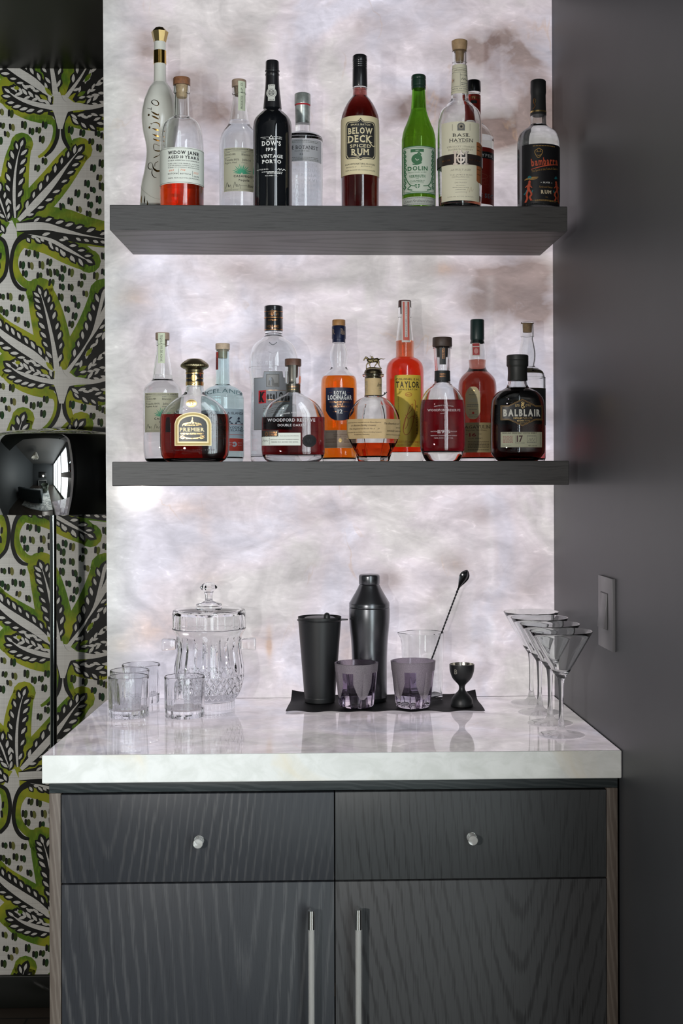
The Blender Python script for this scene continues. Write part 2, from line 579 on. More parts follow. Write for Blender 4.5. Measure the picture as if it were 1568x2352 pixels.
def tile(dx, dy):
    D = (dx, dy)
    rs = random.Random(3)
    for x, y in DASH:
        X, Y = x / 3.793, 140 + y / 3.793
        h = rs.uniform(8.0, 11.0)
        mt = rs.choice([dash_green, dash_green, dash_green, dash_green, dash_pale])
        t = rs.uniform(-.12, .16)
        w_poly([(X + 3.6 + 4.6 * math.sin(q) + t * h * math.cos(q), Y + 1 - h * math.cos(q) * (1.0 if math.cos(q) < 0 else .85)) for q in [i * PI / 7 for i in range(14)]], mt, 1, D)
        w_poly([(X - 2.6 + 2.9 * abs(math.sin(q)) ** .6 * (1 if math.sin(q) > 0 else -1) + t * h * math.cos(q) * .8, Y - h * .78 * abs(math.cos(q)) ** .6 * (1 if math.cos(q) > 0 else -1)) for q in [i * PI / 7 + .1 for i in range(14)]], paint_black, 2, D)
    # ---- lower plant (hub near the left edge)
    w_strip(A4((150, 1470, 30), (330, 1400, 34), (560, 1400, 30), (760, 1455, 26), (960, 1500, 24)), leaf_green, 1, D)
    w_leaf(D, A4((140, 1370), (132, 1180), (140, 1000), (165, 840), (200, 725)), (4, 17, 19, 17, 8), 33, (2.0, 3.4, 2.6, 1.2, 0.2), 8)
    w_leaf(D, A4((170, 1390), (330, 1230), (480, 1060), (610, 890), (705, 775)), (5, 20, 22, 19, 8), 36, (4.5, 8, 6, 2.0, 0.2), 10)
    w_leaf(D, A4((150, 1450), (380, 1440), (560, 1480), (740, 1520), (980, 1560)), (10, 20, 21, 19, 12), 27, (9, 8.5, 5.5, 2, 0.3), 9, sides=(-1,))
    w_leaf(D, A4((250, 1510), (440, 1560), (590, 1640), (700, 1700), (780, 1745)), (5, 15, 17, 16, 8), 34, (0, 4, 4, 2, 0.2), 7)
    w_strip(A4((470, 1500, 1), (640, 1535, 7), (800, 1565, 9), (960, 1590, 9)), paint_black, 2, D)
    for x, y, a in ((690, 1555, .5), (760, 1565, .4), (840, 1575, .35), (905, 1580, .3), (580, 1545, .5)):
        p = A4((x, y))[0]
        w_drop(p[0], p[1], a + PI, 14, 6.5, paper_m, 3, D)
    w_leaf(D, A4((75, 1400), (40, 1300), (0, 1190), (-60, 1060)), (4, 15, 18, 10), 30, (0, 1.5, 2, .2), 6)
    w_leaf(D, A4((40, 1490), (-40, 1440), (-160, 1400)), (4, 14, 12), 26, None, 4)
    # ring left of the stalk and its outline, outline and band right of it
    w_strip(A4((-40, 1560, 8), (20, 1590, 10), (38, 1700, 10), (25, 1820, 10), (-30, 1930, 8)), leaf_green, 1, D)
    w_strip(A4((-20, 1530, 4.2), (40, 1570, 4.2), (68, 1660, 4.2), (70, 1760, 4.2), (45, 1870, 4.2), (-20, 1945, 4.2)), paint_black, 2, D)
    w_strip(A4((330, 1555, 9), (240, 1570, 10), (165, 1640, 9), (130, 1740, 9), (150, 1850, 9), (230, 1945, 9), (330, 1960, 14)), leaf_green, 1, D)
    w_strip(A4((420, 1545, 8), (300, 1510, 8), (200, 1535, 7), (140, 1600, 4.6), (110, 1700, 4.4), (103, 1820, 4.4), (130, 1920, 4.6), (180, 1980, 4.6), (238, 1998, 3.2)), paint_black, 2, D)
    for x, y, a in ((255, 1560, 1.0), (300, 1535, .1), (375, 1560, .8), (445, 1592, .9), (503, 1640, 1.1), (565, 1680, 1.0), (628, 1722, 1.2)):
        p = A4((x, y))[0]
        w_drop(p[0], p[1], a, 20, 12, paint_black, 2, D)
        w_drop(p[0], p[1], a + PI, 12, 6.5, paper_m, 3, D)
    # ---- upper plant
    w_leaf(D, A6((815, 1430), (765, 1080), (700, 760), (630, 480), (575, 310)), (5, 22, 21, 18, 9), 41, (7, 4.6, 3.2, 1.2, 0.2), 10)
    w_leaf(D, A6((965, 1440), (1170, 1160), (1310, 900), (1410, 620), (1480, 330)), (4, 19, 22, 20, 12), 42, (5, 2.5, 0.6, 3.5, 4.0), 9, sides=(-1, 1))
    w_strip(A6((1240, 1060, .3), (1370, 830, 4.5), (1500, 590, 7), (1620, 400, 7)), paper_m, 3, D)
    w_leaf(D, A6((1070, 1500), (1280, 1290), (1430, 1110), (1580, 960)), (5, 17, 20, 16), 32, None, 6)
    w_leaf(D, A6((1240, 1440), (1400, 1340), (1600, 1230)), (4, 15, 17), 24, None, 5)
    w_leaf(D, A6((1215, 1560), (1380, 1500), (1600, 1440)), (4, 9, 12), 14, None, 4)
    w_leaf(D, A6((1010, 1690), (1160, 1700), (1320, 1660), (1560, 1600)), (4, 7, 9, 10), 12, None, 4, sides=(1,))
    w_leaf(D, A6((1040, 1730), (1180, 1765), (1320, 1800), (1440, 1820)), (6, 14, 15, 6), 22, None, 4)
    w_leaf(D, A6((760, 1440), (500, 1230), (270, 1080), (60, 930), (-120, 760)), (5, 22, 25, 24, 14), 40, (4, 9, 9, 7, 4), 10)
    w_leaf(D, A6((790, 1600), (560, 1555), (380, 1500), (240, 1440), (130, 1360)), (6, 20, 24, 22, 9), 40, (5.5, 5.5, 4.5, 2.2, .3), 8)
    w_leaf(D, A6((760, 1560), (600, 1420), (420, 1380), (230, 1330)), (3, 15, 15, 8), 10, None, 5)
    for x, y, a, l in ((710, 1370, .9, 26), (920, 1370, 1.5, 18), (1270, 1170, 2.2, 26), (1180, 1400, 2.6, 22), (640, 1450, .6, 22), (260, 1320, .1, 13)):
        p = A6((x, y))[0]
        w_drop(p[0], p[1], a, l, 9, leaf_green, 4, D)
    # hub and stalk
    w_strip(A6((830, 1380, 7), (850, 1500, 12), (880, 1600, 20), (880, 1700, 14), (875, 1900, 5)), paper_m, 3.3, D)
    w_strip(A6((700, 1590, 3), (900, 1590, 11), (1100, 1580, 9), (1330, 1590, 5), (1560, 1540, 4)), paper_m, 3.6, D)
    w_strip(A6((720, 1745, 7), (790, 1830, 6), (805, 1930, 5.5), (770, 2080, 5.5), (690, 2210, 5.5), (560, 2300, 3)), leaf_green, 1, D)
    w_strip(A6((700, 1670, 4), (790, 1700, 4.4), (832, 1790, 4.4), (842, 1900, 4.4), (820, 2050, 4.4), (750, 2190, 4.2), (650, 2290, 2.6)), paint_black, 2, D)
    w_strip(A6((1020, 1720, 5), (975, 1830, 6), (970, 1940, 6), (1000, 2060, 6), (1030, 2160, 7)), leaf_green, 1, D)
    w_strip(A6((1060, 1670, 4), (980, 1690, 4.4), (925, 1780, 4.4), (908, 1900, 4.4), (930, 2050, 4.6), (1000, 2180, 3.6)), paint_black, 2, D)
zf = 0.0
quad(wp, (ROOM_L, Y_WALL, 0), (0.62, Y_WALL, 0), (0.62, Y_WALL, Z_CEIL), (ROOM_L, Y_WALL, Z_CEIL), paper_m)
for dx in (0, -292, -584, 318):
    for k_ in (-1, 0, 1, 2, 3):
        random.seed(5 + k_)
        tile(dx, k_ * PERIOD)
wb = wp.build('wall_back', smooth=0, kind='structure')
b = MB()
zb_ = P(60, 2236, Y_WALL).z
b.box((ROOM_L, Y_WALL - 0.018, 0), (X_BOX, Y_WALL - 0.0045, zb_), gloss_black, 0.003)
b.build('baseboard_back', kind='structure')

# boxed-out bay that carries the stone, right up to the ceiling
b = MB()
b.box((X_BOX + 0.003, 0.021, 0), (XW0 + 0.02, Y_WALL - 0.005, Z_CEIL), pbr('bay_paint', (0.012, 0.012, 0.012), 0.4))
b.build('wall_bay', kind='structure')

# ------------------------------------------------------------------ stone
def onyx(name, emis, vein_scale=1.0, spots=(), rust=(), ax='xz', fade=None, rough=0.06, spec=0.22):
    m, nt, out = nodes_of(name)
    co = objco(nt)
    cos_ = nd(nt, 'ShaderNodeMapping', {0: co, 2: (0.2, 0.7, 0.3), 3: (1.0, 1.0, 1.55)}).outputs[0]
    n1 = noise(nt, cos_, 4.2 * vein_scale, 6, 0.52, 0.5)
    n2 = noise(nt, nd(nt, 'ShaderNodeMapping', {0: co, 1: (4.7, 0, 2.3), 2: (0, 0.6, 0), 3: (1, 1, 1.35)}).outputs[0], 7.5 * vein_scale, 6, 0.56, 0.9)
    n3 = noise(nt, co, 3.4, 4, 0.55, 0.6)
    n4 = noise(nt, nd(nt, 'ShaderNodeMapping', {0: co, 2: (0, 0.85, 0), 3: (1, 1, 2.6)}).outputs[0], 26 * vein_scale, 5, 0.55, 1.2)
    base = mixc(nt, maprange(nt, n3, 0.36, 0.50), S(214, 208, 207), S(221, 210, 217))
    base = mixc(nt, maprange(nt, n3, 0.48, 0.62), base, S(219, 215, 229))
    brown = maprange(nt, n1, 0.57, 0.78, 0, 0.45)
    tcs = nd(nt, 'ShaderNodeSeparateXYZ', {0: co})
    def blots(lst, gain):
        sp = None
        for (x, y, rx, ry, st) in lst:
            c = P(x, y, 0)
            dx = math_(nt, 'DIVIDE', math_(nt, 'SUBTRACT', tcs.outputs[0], c.x), rx / 1000)
            dz = math_(nt, 'DIVIDE', math_(nt, 'SUBTRACT', tcs.outputs[2], c.z), ry / 1000)
            d2 = math_(nt, 'ADD', math_(nt, 'MULTIPLY', dx, dx), math_(nt, 'MULTIPLY', dz, dz))
            g = math_(nt, 'MULTIPLY', math_(nt, 'EXPONENT', math_(nt, 'MULTIPLY', d2, -0.75)), st * gain)
            sp = g if sp is None else math_(nt, 'ADD', sp, g)
        return sp
    sp = blots(spots, 1.45)
    ru = blots(rust, 1.0)
    if sp is not None:
        k = math_(nt, 'MULTIPLY', sp, maprange(nt, n2, 0.30, 0.62, 0.45, 1.6))
        k = math_(nt, 'MULTIPLY', k, maprange(nt, n1, 0.36, 0.58, 0.55, 1.4))
        brown = math_(nt, 'MINIMUM', math_(nt, 'ADD', brown, k), 0.92)
    c = mixc(nt, brown, base, S(132, 110, 104))
    if ru is not None:
        c = mixc(nt, math_(nt, 'MINIMUM', math_(nt, 'MULTIPLY', ru, maprange(nt, n2, 0.34, 0.60, 0.4, 1.5)), 0.85), c, S(206, 168, 140))
    # thin golden healed cracks
    vo = nd(nt, 'ShaderNodeTexNoise', {'Vector': nd(nt, 'ShaderNodeMapping', {0: co, 1: (3.1, 0, 1.7), 3: (1.7, 1.7, 0.8)}).outputs[0], 'Scale': 2.6, 'Detail': 5, 'Distortion': 0.5}).outputs[0]
    ridge = math_(nt, 'ABSOLUTE', math_(nt, 'SUBTRACT', vo, 0.5))
    crack = math_(nt, 'MULTIPLY', maprange(nt, ridge, 0.0, 0.007, 1, 0), maprange(nt, noise(nt, co, 7, 2), 0.52, 0.68, 0, 0.38))
    c = mixc(nt, crack, c, S(196, 160, 128))
    # crystals
    br = math_(nt, 'MULTIPLY', maprange(nt, n2, 0.30, 0.70, 0.74, 1.26, False), maprange(nt, n4, 0.34, 0.70, 0.94, 1.09, False))
    spark = maprange(nt, n4, 0.60, 0.74, 0, 0.22)
    br = math_(nt, 'ADD', br, math_(nt, 'MULTIPLY', spark, maprange(nt, n2, 0.45, 0.6)))
    sc_ = nd(nt, 'ShaderNodeVectorMath', {0: c, 3: br}, operation='SCALE').outputs[0]
    strength = emis
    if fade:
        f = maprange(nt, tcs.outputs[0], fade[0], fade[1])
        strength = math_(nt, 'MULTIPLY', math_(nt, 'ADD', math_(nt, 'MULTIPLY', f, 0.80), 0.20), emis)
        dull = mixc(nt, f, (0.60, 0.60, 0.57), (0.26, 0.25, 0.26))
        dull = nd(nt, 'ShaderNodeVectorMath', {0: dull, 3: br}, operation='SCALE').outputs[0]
    else:
        dull = nd(nt, 'ShaderNodeVectorMath', {0: mixc(nt, math_(nt, 'MULTIPLY', brown, .8), (0.30, 0.285, 0.29), (0.16, .13, .12)), 3: br}, operation='SCALE').outputs[0]
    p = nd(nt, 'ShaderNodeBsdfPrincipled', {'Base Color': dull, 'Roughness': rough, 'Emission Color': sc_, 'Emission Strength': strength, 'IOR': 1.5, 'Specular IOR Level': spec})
    nt.links.new(p.outputs[0], out.inputs[0])
    return m
SPOTS = [(340, 120, 50, 60, .5), (450, 205, 55, 70, .6), (520, 250, 30, 30, .5), (955, 250, 45, 30, .6), (1005, 230, 40, 25, .5), (1100, 110, 50, 40, .5), (1190, 110, 60, 40, .7),
         (1235, 240, 45, 70, .7), (1130, 300, 50, 35, .6), (1180, 180, 60, 40, .4), (880, 60, 60, 30, .4), (560, 95, 40, 30, .25), (300, 690, 40, 40, .35), (1180, 625, 80, 35, .5), (1110, 665, 50, 35, .65),
         (1230, 690, 40, 50, .6), (1020, 618, 60, 18, .45), (945, 770, 60, 40, .5), (1130, 700, 50, 30, .5), (650, 650, 60, 20, .2), (560, 620, 50, 22, .25), (890, 1330, 30, 24, .25), (1215, 1350, 34, 26, .38), (1240, 1300, 26, 36, .3),
         (1110, 1180, 50, 24, .18), (700, 1190, 50, 20, .15), (780, 1300, 40, 20, .12), (1050, 1290, 34, 22, .3), (760, 770, 60, 40, .16)]
RUST = [(618, 1478, 6, 34, .75), (600, 1470, 22, 20, .25), (340, 1450, 55, 34, .4), (265, 1482, 26, 26, .55), (440, 1165, 50, 20, .3), (470, 1210, 16, 50, .25), (300, 700, 40, 22, .4), (800, 1480, 40, 60, .25), (480, 1330, 24, 14, .3), (1015, 620, 20, 12, .5)]
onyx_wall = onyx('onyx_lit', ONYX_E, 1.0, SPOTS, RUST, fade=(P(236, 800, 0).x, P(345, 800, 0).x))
b = MB()
TL, TR, BL, BR = P(236, 0, 0), P(1267, 0, 0), P(246.5, 1606, 0), P(1273.5, 1598, 0)
zt = Z_CEIL - 0.001
def ext(a, c, z):
    t = (z - c.z) / (a.z - c.z)
    return c.x + (a.x - c.x) * t
x0t, x1t = ext(TL, BL, zt), ext(TR, BR, zt)
x0b, x1b = ext(TL, BL, Z_TOP), ext(TR, BR, Z_TOP)
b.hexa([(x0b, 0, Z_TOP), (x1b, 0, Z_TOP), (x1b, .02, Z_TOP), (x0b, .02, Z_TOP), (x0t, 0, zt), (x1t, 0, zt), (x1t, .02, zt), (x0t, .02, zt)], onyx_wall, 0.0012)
o = b.build('stone_backsplash', smooth=0)
o['label'] = 'backlit white and mauve onyx slab covering the wall behind both shelves'
o['category'] = 'backsplash'

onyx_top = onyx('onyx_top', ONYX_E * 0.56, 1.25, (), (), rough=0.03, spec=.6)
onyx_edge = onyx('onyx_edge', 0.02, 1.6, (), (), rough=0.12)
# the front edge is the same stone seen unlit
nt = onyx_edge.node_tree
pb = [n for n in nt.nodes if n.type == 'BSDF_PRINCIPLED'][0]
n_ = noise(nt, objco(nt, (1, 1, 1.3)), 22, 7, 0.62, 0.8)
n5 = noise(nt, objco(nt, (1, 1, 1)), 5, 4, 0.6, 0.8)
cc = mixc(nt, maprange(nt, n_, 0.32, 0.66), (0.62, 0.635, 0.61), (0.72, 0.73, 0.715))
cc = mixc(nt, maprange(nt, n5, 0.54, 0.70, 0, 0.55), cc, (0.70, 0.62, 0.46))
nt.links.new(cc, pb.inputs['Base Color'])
b = MB()
fl_, fr_ = P(95.4, 1734.7, Y_TOP), P(1428.9, 1724.3, Y_TOP)
bl_, br_ = P(245.6, 1608.4, 0), P(1273.9, 1596, 0)
ZB = 0.5 * (P(92.6, 1799, Y_TOP).z + P(1428.6, 1789, Y_TOP).z)
c8 = [(fl_.x, Y_TOP, ZB), (fr_.x - .001, Y_TOP, ZB), (br_.x - .001, 0.02, ZB), (bl_.x, 0.02, ZB), (fl_.x, Y_TOP, Z_TOP), (fr_.x - .001, Y_TOP, Z_TOP), (br_.x - .001, 0.0, Z_TOP), (bl_.x, 0.0, Z_TOP)]
c8[2] = (br_.x - .001, -0.0005, ZB); c8[3] = (bl_.x, -0.0005, ZB)
c8[6] = (br_.x - .001, -0.0005, Z_TOP); c8[7] = (bl_.x, -0.0005, Z_TOP)
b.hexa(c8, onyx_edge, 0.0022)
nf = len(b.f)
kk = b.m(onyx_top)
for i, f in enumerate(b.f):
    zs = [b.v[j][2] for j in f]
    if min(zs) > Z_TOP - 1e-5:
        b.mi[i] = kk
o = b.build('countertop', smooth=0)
o['label'] = 'thick polished white onyx worktop on the black oak cabinet'
o['category'] = 'countertop'

# ------------------------------------------------------------------ wood
def wood(name, dark, light, x0=0.0, A=5.0, freq=10.0, along='z', amount=0.8, sharp=(0.45, 0.8), rough=0.45, pores=0.35, mask=0.0, wobble=0.075, fine=2.4, pbreak=0.9, spec=0.25):
    m, nt, out = nodes_of(name)
    co = objco(nt)
    sx = nd(nt, 'ShaderNodeSeparateXYZ', {0: co})
    X, Y, Z = sx.outputs
    if along == 'z':
        u, v, st, pst = X, Z, (5.0, 5.0, 0.75), (420, 420, 13)
    elif along == 'x':
        u, v, st, pst = math_(nt, 'ADD', Y, Z), X, (1.3, 4, 4), (16, 420, 420)
    wob = noise(nt, objco(nt, st), 2.2, 4, 0.55)
    u2 = math_(nt, 'ADD', math_(nt, 'SUBTRACT', u, x0), math_(nt, 'MULTIPLY', math_(nt, 'SUBTRACT', wob, 0.5), wobble))
    d = math_(nt, 'SQRT', math_(nt, 'ADD', math_(nt, 'MULTIPLY', u2, u2), 0.0006))
    ph = math_(nt, 'MULTIPLY', math_(nt, 'SUBTRACT', v, math_(nt, 'MULTIPLY', d, A)), freq * 2 * PI)
    ph = math_(nt, 'ADD', ph, math_(nt, 'MULTIPLY', noise(nt, objco(nt, tuple(q * 6 for q in st)), 3.0, 3), fine))
    w = math_(nt, 'ADD', math_(nt, 'MULTIPLY', math_(nt, 'SINE', ph), 0.5), 0.5)
    po = noise(nt, objco(nt, pst), 1.0, 3, 0.6)
    w = maprange(nt, math_(nt, 'ADD', w, math_(nt, 'MULTIPLY', math_(nt, 'SUBTRACT', po, 0.5), pbreak)), sharp[0], sharp[1], 0, amount)
    if mask:
        w = math_(nt, 'MULTIPLY', w, maprange(nt, noise(nt, objco(nt, (2.5, 2.5, .8)), 2.0, 2), 0.36, 0.62, 1 - mask, 1))
    c = mixc(nt, w, dark, light)
    pm = maprange(nt, po, 0.50, 0.70, 0, pores)
    c = mixc(nt, pm, c, tuple(max(q * 0.42, 0) for q in dark))
    bp = nd(nt, 'ShaderNodeBump', {'Strength': 0.12, 'Distance': 0.001, 'Height': w})
    p = nd(nt, 'ShaderNodeBsdfPrincipled', {'Base Color': c, 'Roughness': rough, 'Specular IOR Level': spec, 'Normal': bp.outputs[0]})
    nt.links.new(p.outputs[0], out.inputs[0])
    return m
DK = (0.030, 0.033, 0.038)
oak_shelf = wood('oak_shelf', (0.066, 0.0645, 0.0645), (0.094, 0.092, 0.091), 0.2, 34.0, 10.0, 'x', 0.45, (.0, 1.0), pores=.55, wobble=.006, fine=9)
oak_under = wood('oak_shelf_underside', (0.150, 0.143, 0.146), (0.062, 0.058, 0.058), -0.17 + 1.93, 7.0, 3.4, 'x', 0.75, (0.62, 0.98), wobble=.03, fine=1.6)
oak_rail = wood('oak_rail', (0.022, 0.028, 0.030), (0.045, 0.052, 0.054), 1.5, 9, 12, 'x', .6)
oak_stile = wood('oak_stile', (0.095, 0.076, 0.063), (0.18, 0.155, 0.132), 0.6, 9, 12, 'z', .5, (.3, 1.2), wobble=.01, fine=7, pbreak=2.0)
CABX = 0.0

# ------------------------------------------------------------------ shelves
def shelf(pyl, pyr, pxl, pxr, pybl, pybr, bxl, bxr, label):
    a, c = P(pxl, pyl, Y_SHELF), P(pxr, pyr, Y_SHELF)
    z1 = 0.5 * (a.z + c.z)
    z0 = 0.5 * (P(pxl, pybl, Y_SHELF).z + P(pxr, pybr, Y_SHELF).z)
    x0b, x1b = P(bxl, 800, 0).x, P(bxr, 800, 0).x
    b = MB()
    e = -0.0005
    b.hexa([(a.x, Y_SHELF, z0), (c.x, Y_SHELF, z0), (x1b, e, z0), (x0b, e, z0), (a.x, Y_SHELF, z1), (c.x, Y_SHELF, z1), (x1b, e, z1), (x0b, e, z1)], oak_shelf, 0.0015)
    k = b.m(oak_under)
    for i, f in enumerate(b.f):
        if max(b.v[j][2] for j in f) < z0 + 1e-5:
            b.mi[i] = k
    o = b.build('floating_shelf', smooth=0)
    o['label'] = label
    o['category'] = 'shelf'
    o['group'] = 'floating shelves on the onyx'
    return z1
Z_S1 = shelf(470.3, 474, 251.5, 1302.5, 527.5, 532.6, 305.7, 1240.6, 'upper floating grey oak shelf with its underside showing, holding the bottles nearest the ceiling')
Z_S2 = shelf(1061.1, 1057.6, 257.4, 1306.3, 1117, 1113.5, 309, 1243, 'lower floating grey oak shelf above the worktop, at eye level')

# ------------------------------------------------------------------ cabinet
YC = Y_TOP + 0.012                # face of the drawers
def cx(px, py=2000, Y=YC):
    return P(px, py, Y).x
def cz(py, px=767, Y=YC):
    return P(px, py, Y).z
cab = thing('bar_cabinet', 'black stained oak bar cabinet with two drawers above two doors', 'cabinet', (0, YC, 0))
xl, xr = cx(112.5), cx(1419)
zr0 = cz(1816)
cr = [(cx(141.2), cx(767.2), 'l'), (cx(769.8), cx(1391.8), 'r')]
b = MB()
b.box((xl + .004, YC + .024, 0.0), (xr - .004, -0.004, zr0 - .0), pbr('carcass_black', (0.006, 0.006, 0.006), 0.6))
b.build('carcass', cab)
b = MB()
b.box((xl, YC + .002, zr0), (xr, YC + .03, ZB - .0005), oak_rail, .001)
b.build('top_rail', cab)
for x0, x1 in ((xl, cx(139.0)), (cx(1393.5), xr)):
    b = MB()
    b.box((x0, YC + .002, 0), (x1, YC + .03, zr0 - .0005), oak_stile, .001)
    b.build('side_panel', cab)
woods = {
    'dl': wood('oak_drawer_limed', (0.026, 0.028, 0.033), (0.092, 0.090, 0.092), cx(245), 7.5, 9.0, 'z', .75, (.60, 1.30), mask=.8, pores=.55, wobble=.04, fine=2.6, pbreak=2.4),
    'dr': wood('oak_drawer_dark', (0.046, 0.049, 0.051), (0.021, 0.022, 0.023), cx(1262), 9.0, 7.0, 'z', .75, (.70, 1.15), mask=.6, pores=.5, wobble=.04, fine=2.6, pbreak=1.6),
    'ol': wood('oak_door_limed', (0.026, 0.028, 0.033), (0.098, 0.098, 0.102), cx(560), 11.0, 4.2, 'z', .75, (.60, 1.30), mask=.75, pores=.55, wobble=.045, fine=2.4, pbreak=2.4),
    'or': wood('oak_door_dark', (0.052, 0.053, 0.055), (0.022, 0.022, 0.023), cx(1195), 4.6, 10.0, 'z', .85, (.66, 1.08), mask=.4, pores=.5, wobble=.04, fine=2.2, pbreak=1.6),
}
acrylic, nt, out = nodes_of('acrylic')
ag = nd(nt, 'ShaderNodeBsdfGlass', {'Color': (0.99, 0.99, 0.99), 'Roughness': 0.0, 'IOR': 1.49})
ad = nd(nt, 'ShaderNodeBsdfPrincipled', {'Base Color': (0.66, 0.65, 0.62), 'Roughness': 0.15})
nt.links.new(nd(nt, 'ShaderNodeMixShader', {0: 0.36, 1: ag.outputs[0], 2: ad.outputs[0]}).outputs[0], out.inputs[0])
chrome = pbr('chrome', (0.82, 0.82, 0.80), 0.08, 1.0)
def slab(x0, x1, z0, z1, mat, name):
    b = MB()
    b.box((x0, YC, z0), (x1, YC + .02, z1), mat, .0008)
    return b.build(name, cab)
def knob(px, py, dr):
    c = P(px, py, YC - .026)
    mb_ = MB()
    for yy, r, mt in ((YC, .0095, chrome), (YC - .004, .0095, chrome)):
        pass
    mb_.tube([(c.x, YC + .0005, c.z), (c.x, YC - .003, c.z)], [.0095, .0090], chrome, 24)
    mb_.tube([(c.x, YC - .0031, c.z), (c.x, YC - .008, c.z), (c.x, YC - .0255, c.z), (c.x, YC - .027, c.z)], [.0088, .0078, .0092, .0082], acrylic, 24)
    mb_.build('knob', dr)
dl_ = slab(cr[0][0], cr[0][1], cz(2021.5, 767), cz(1820), woods['dl'], 'drawer'); knob(454, 1938, dl_)
dr_ = slab(cr[1][0], cr[1][1], cz(2021.5, 767), cz(1820), woods['dr'], 'drawer'); knob(1086, 1931, dr_)
ol_ = slab(cr[0][0], cr[0][1], .08, cz(2025.5, 767), woods['ol'], 'door')
or_ = slab(cr[1][0], cr[1][1], .08, cz(2025.5, 767), woods['or'], 'door')
for px, top, dd in ((714.5, 2091, ol_), (822.5, 2089, or_)):
    c = P(px, top, YC - .036)
    z1 = c.z
    zc = P(px, 2134, YC - .036).z
    z0 = z1 - .46
    h = MB()
    y = YC - .036
    h.tube([(c.x, y, z1), (c.x, y, zc)], .0068, chrome, 24)
    h.tube([(c.x, y, zc - .0002), (c.x, y, z0 + z1 - zc)], .0056, acrylic, 24)
    h.tube([(c.x, y, z0 + z1 - zc - .0002), (c.x, y, z0)], .0068, chrome, 24)
    for z in (z1 - .010, z0 + .010):
        h.tube([(c.x, y + .006, z), (c.x, YC + .0005, z)], .0050, chrome, 16)
    h.build('handle', dd)
b = MB()
zc_ = P(768, 2277, YC).z
b.box((cx(767.5), YC + .008, zc_ - .012), (cx(769.5), YC + .022, zc_ + .012), pbr('raw_wood', (0.20, 0.11, 0.06), .6))
b.build('door_catch', cab)

# ------------------------------------------------------------------ switch on the grey wall
def Pw(px, py):
    d = ray(px, py)
    k = (XW1 - XW0) / Y_TOP
    # CAM.x + t dx = XW0 + k (CAM.y + t dy)
    t = (XW0 + k * CAM.y - CAM.x) / (d.x - k * d.y)
    return CAM + d * t
q = [Pw(1380.6, 1322.7), Pw(1413, 1327), Pw(1413, 1494.5), Pw(1384, 1485.4)]
yb, yf = q[0].y, q[1].y
zt_, zb2 = 0.5 * (q[0].z + q[1].z), 0.5 * (q[2].z + q[3].z)
sw = thing('light_switch', 'tall grey paddle light switch on the dark grey wall', 'light switch', (xwall((yb + yf) / 2), (yb + yf) / 2, (zt_ + zb2) / 2))
sm = pbr('switch_plastic', (0.17, 0.165, 0.175), .35)
def wbox(mb_, y0, y1, z0, z1, p0, p1, mat, bev=0.0):
    mb_.hexa([(xwall(y0) - p1, y0, z0), (xwall(y0) - p0, y0, z0), (xwall(y1) - p0, y1, z0), (xwall(y1) - p1, y1, z0),
              (xwall(y0) - p1, y0, z1), (xwall(y0) - p0, y0, z1), (xwall(y1) - p0, y1, z1), (xwall(y1) - p1, y1, z1)], mat, bev)
b = MB()
wbox(b, yf, yb, zb2, zt_, 0.0, .0065, sm, .0008)
b.build('cover_plate', sw)
pw = yf + (yb - yf) * .30, yf + (yb - yf) * .80
zz0, zz1 = zb2 + (zt_ - zb2) * .27, zb2 + (zt_ - zb2) * .78
b = MB()
wbox(b, pw[0], pw[1], zz0, zz1, .0066, .0072, pbr('switch_gap', (.03, .03, .03), .5))
y0, y1 = pw[0] + .002, pw[1] - .002
a_, b__ = .0074, .0145
b.hexa([(xwall(y0) - b__, y0, zz0 + .002), (xwall(y0) - .0066, y0, zz0 + .002), (xwall(y1) - .0066, y1, zz0 + .002), (xwall(y1) - b__, y1, zz0 + .002),
        (xwall(y0) - a_, y0, zz1 - .002), (xwall(y0) - .0066, y0, zz1 - .002), (xwall(y1) - .0066, y1, zz1 - .002), (xwall(y1) - a_, y1, zz1 - .002)], sm, .0005)
b.build('rocker', sw)

# ------------------------------------------------------------------ lamp
YL = 0.27
ax = P(122, 1300, YL)
k_ = scl(ax)
lampo = thing('floor_lamp', 'black chrome floor lamp with a wide mirrored drum shade before the leafy wallpaper', 'floor lamp', (ax.x, YL, 0))
bchrome = pbr('black_chrome', (0.50, 0.51, 0.50), 0.015, 1.0)
bchrome_d = pbr('black_chrome_pole', (0.30, 0.32, 0.31), 0.08, 1.0)
b = MB()
Rm = X_BOX - 0.006 - ax.x
zt_, zs_, zb_ = P(122, 981, YL - Rm * .7).z, P(122, 997, YL - Rm).z, P(122, 1184, YL - Rm).z
zc_ = 0.5 * (zs_ + zb_)
hh = 0.5 * (zs_ - zb_)
bulge = .020
pr = []
for i in range(17):
    t = i / 16
    z = zb_ + (zs_ - zb_) * t
    pr.append((Rm - bulge * ((z - zc_) / hh) ** 2, z))
r_top = pr[-1][0]
outer = [(r_top - .012, zb_ + .0)] + pr
top = [(r_top - .004, zs_ + .0035), (r_top - .020, zs_ + .009), (r_top * .6, zt_ - .004), (r_top * .25, zt_), (.02, zt_ + .001)]
lathe(b, ax.x, YL, pr + top, bchrome, 96, close0=False)
lathe(b, ax.x, YL, [(r - .003, z) for r, z in pr] + [(.02, zs_ - .001)], pbr('shade_inside', (.75, .72, .66), .5), 64, close0=False, flip=True)
b.build('lamp_shade', lampo, smooth=50)
b = MB()
zj = P(122, 1465, YL).z
b.tube([(ax.x, YL, .02), (ax.x, YL, zj - .002)], .0083, bchrome_d, 32)
b.tube([(ax.x, YL, zj - .002), (ax.x, YL, zj + .001)], .0076, bchrome_d, 32)
b.tube([(ax.x, YL, zj + .001), (ax.x, YL, zs_ - .02)], .0083, bchrome_d, 32)
b.build('pole', lampo)
b = MB()
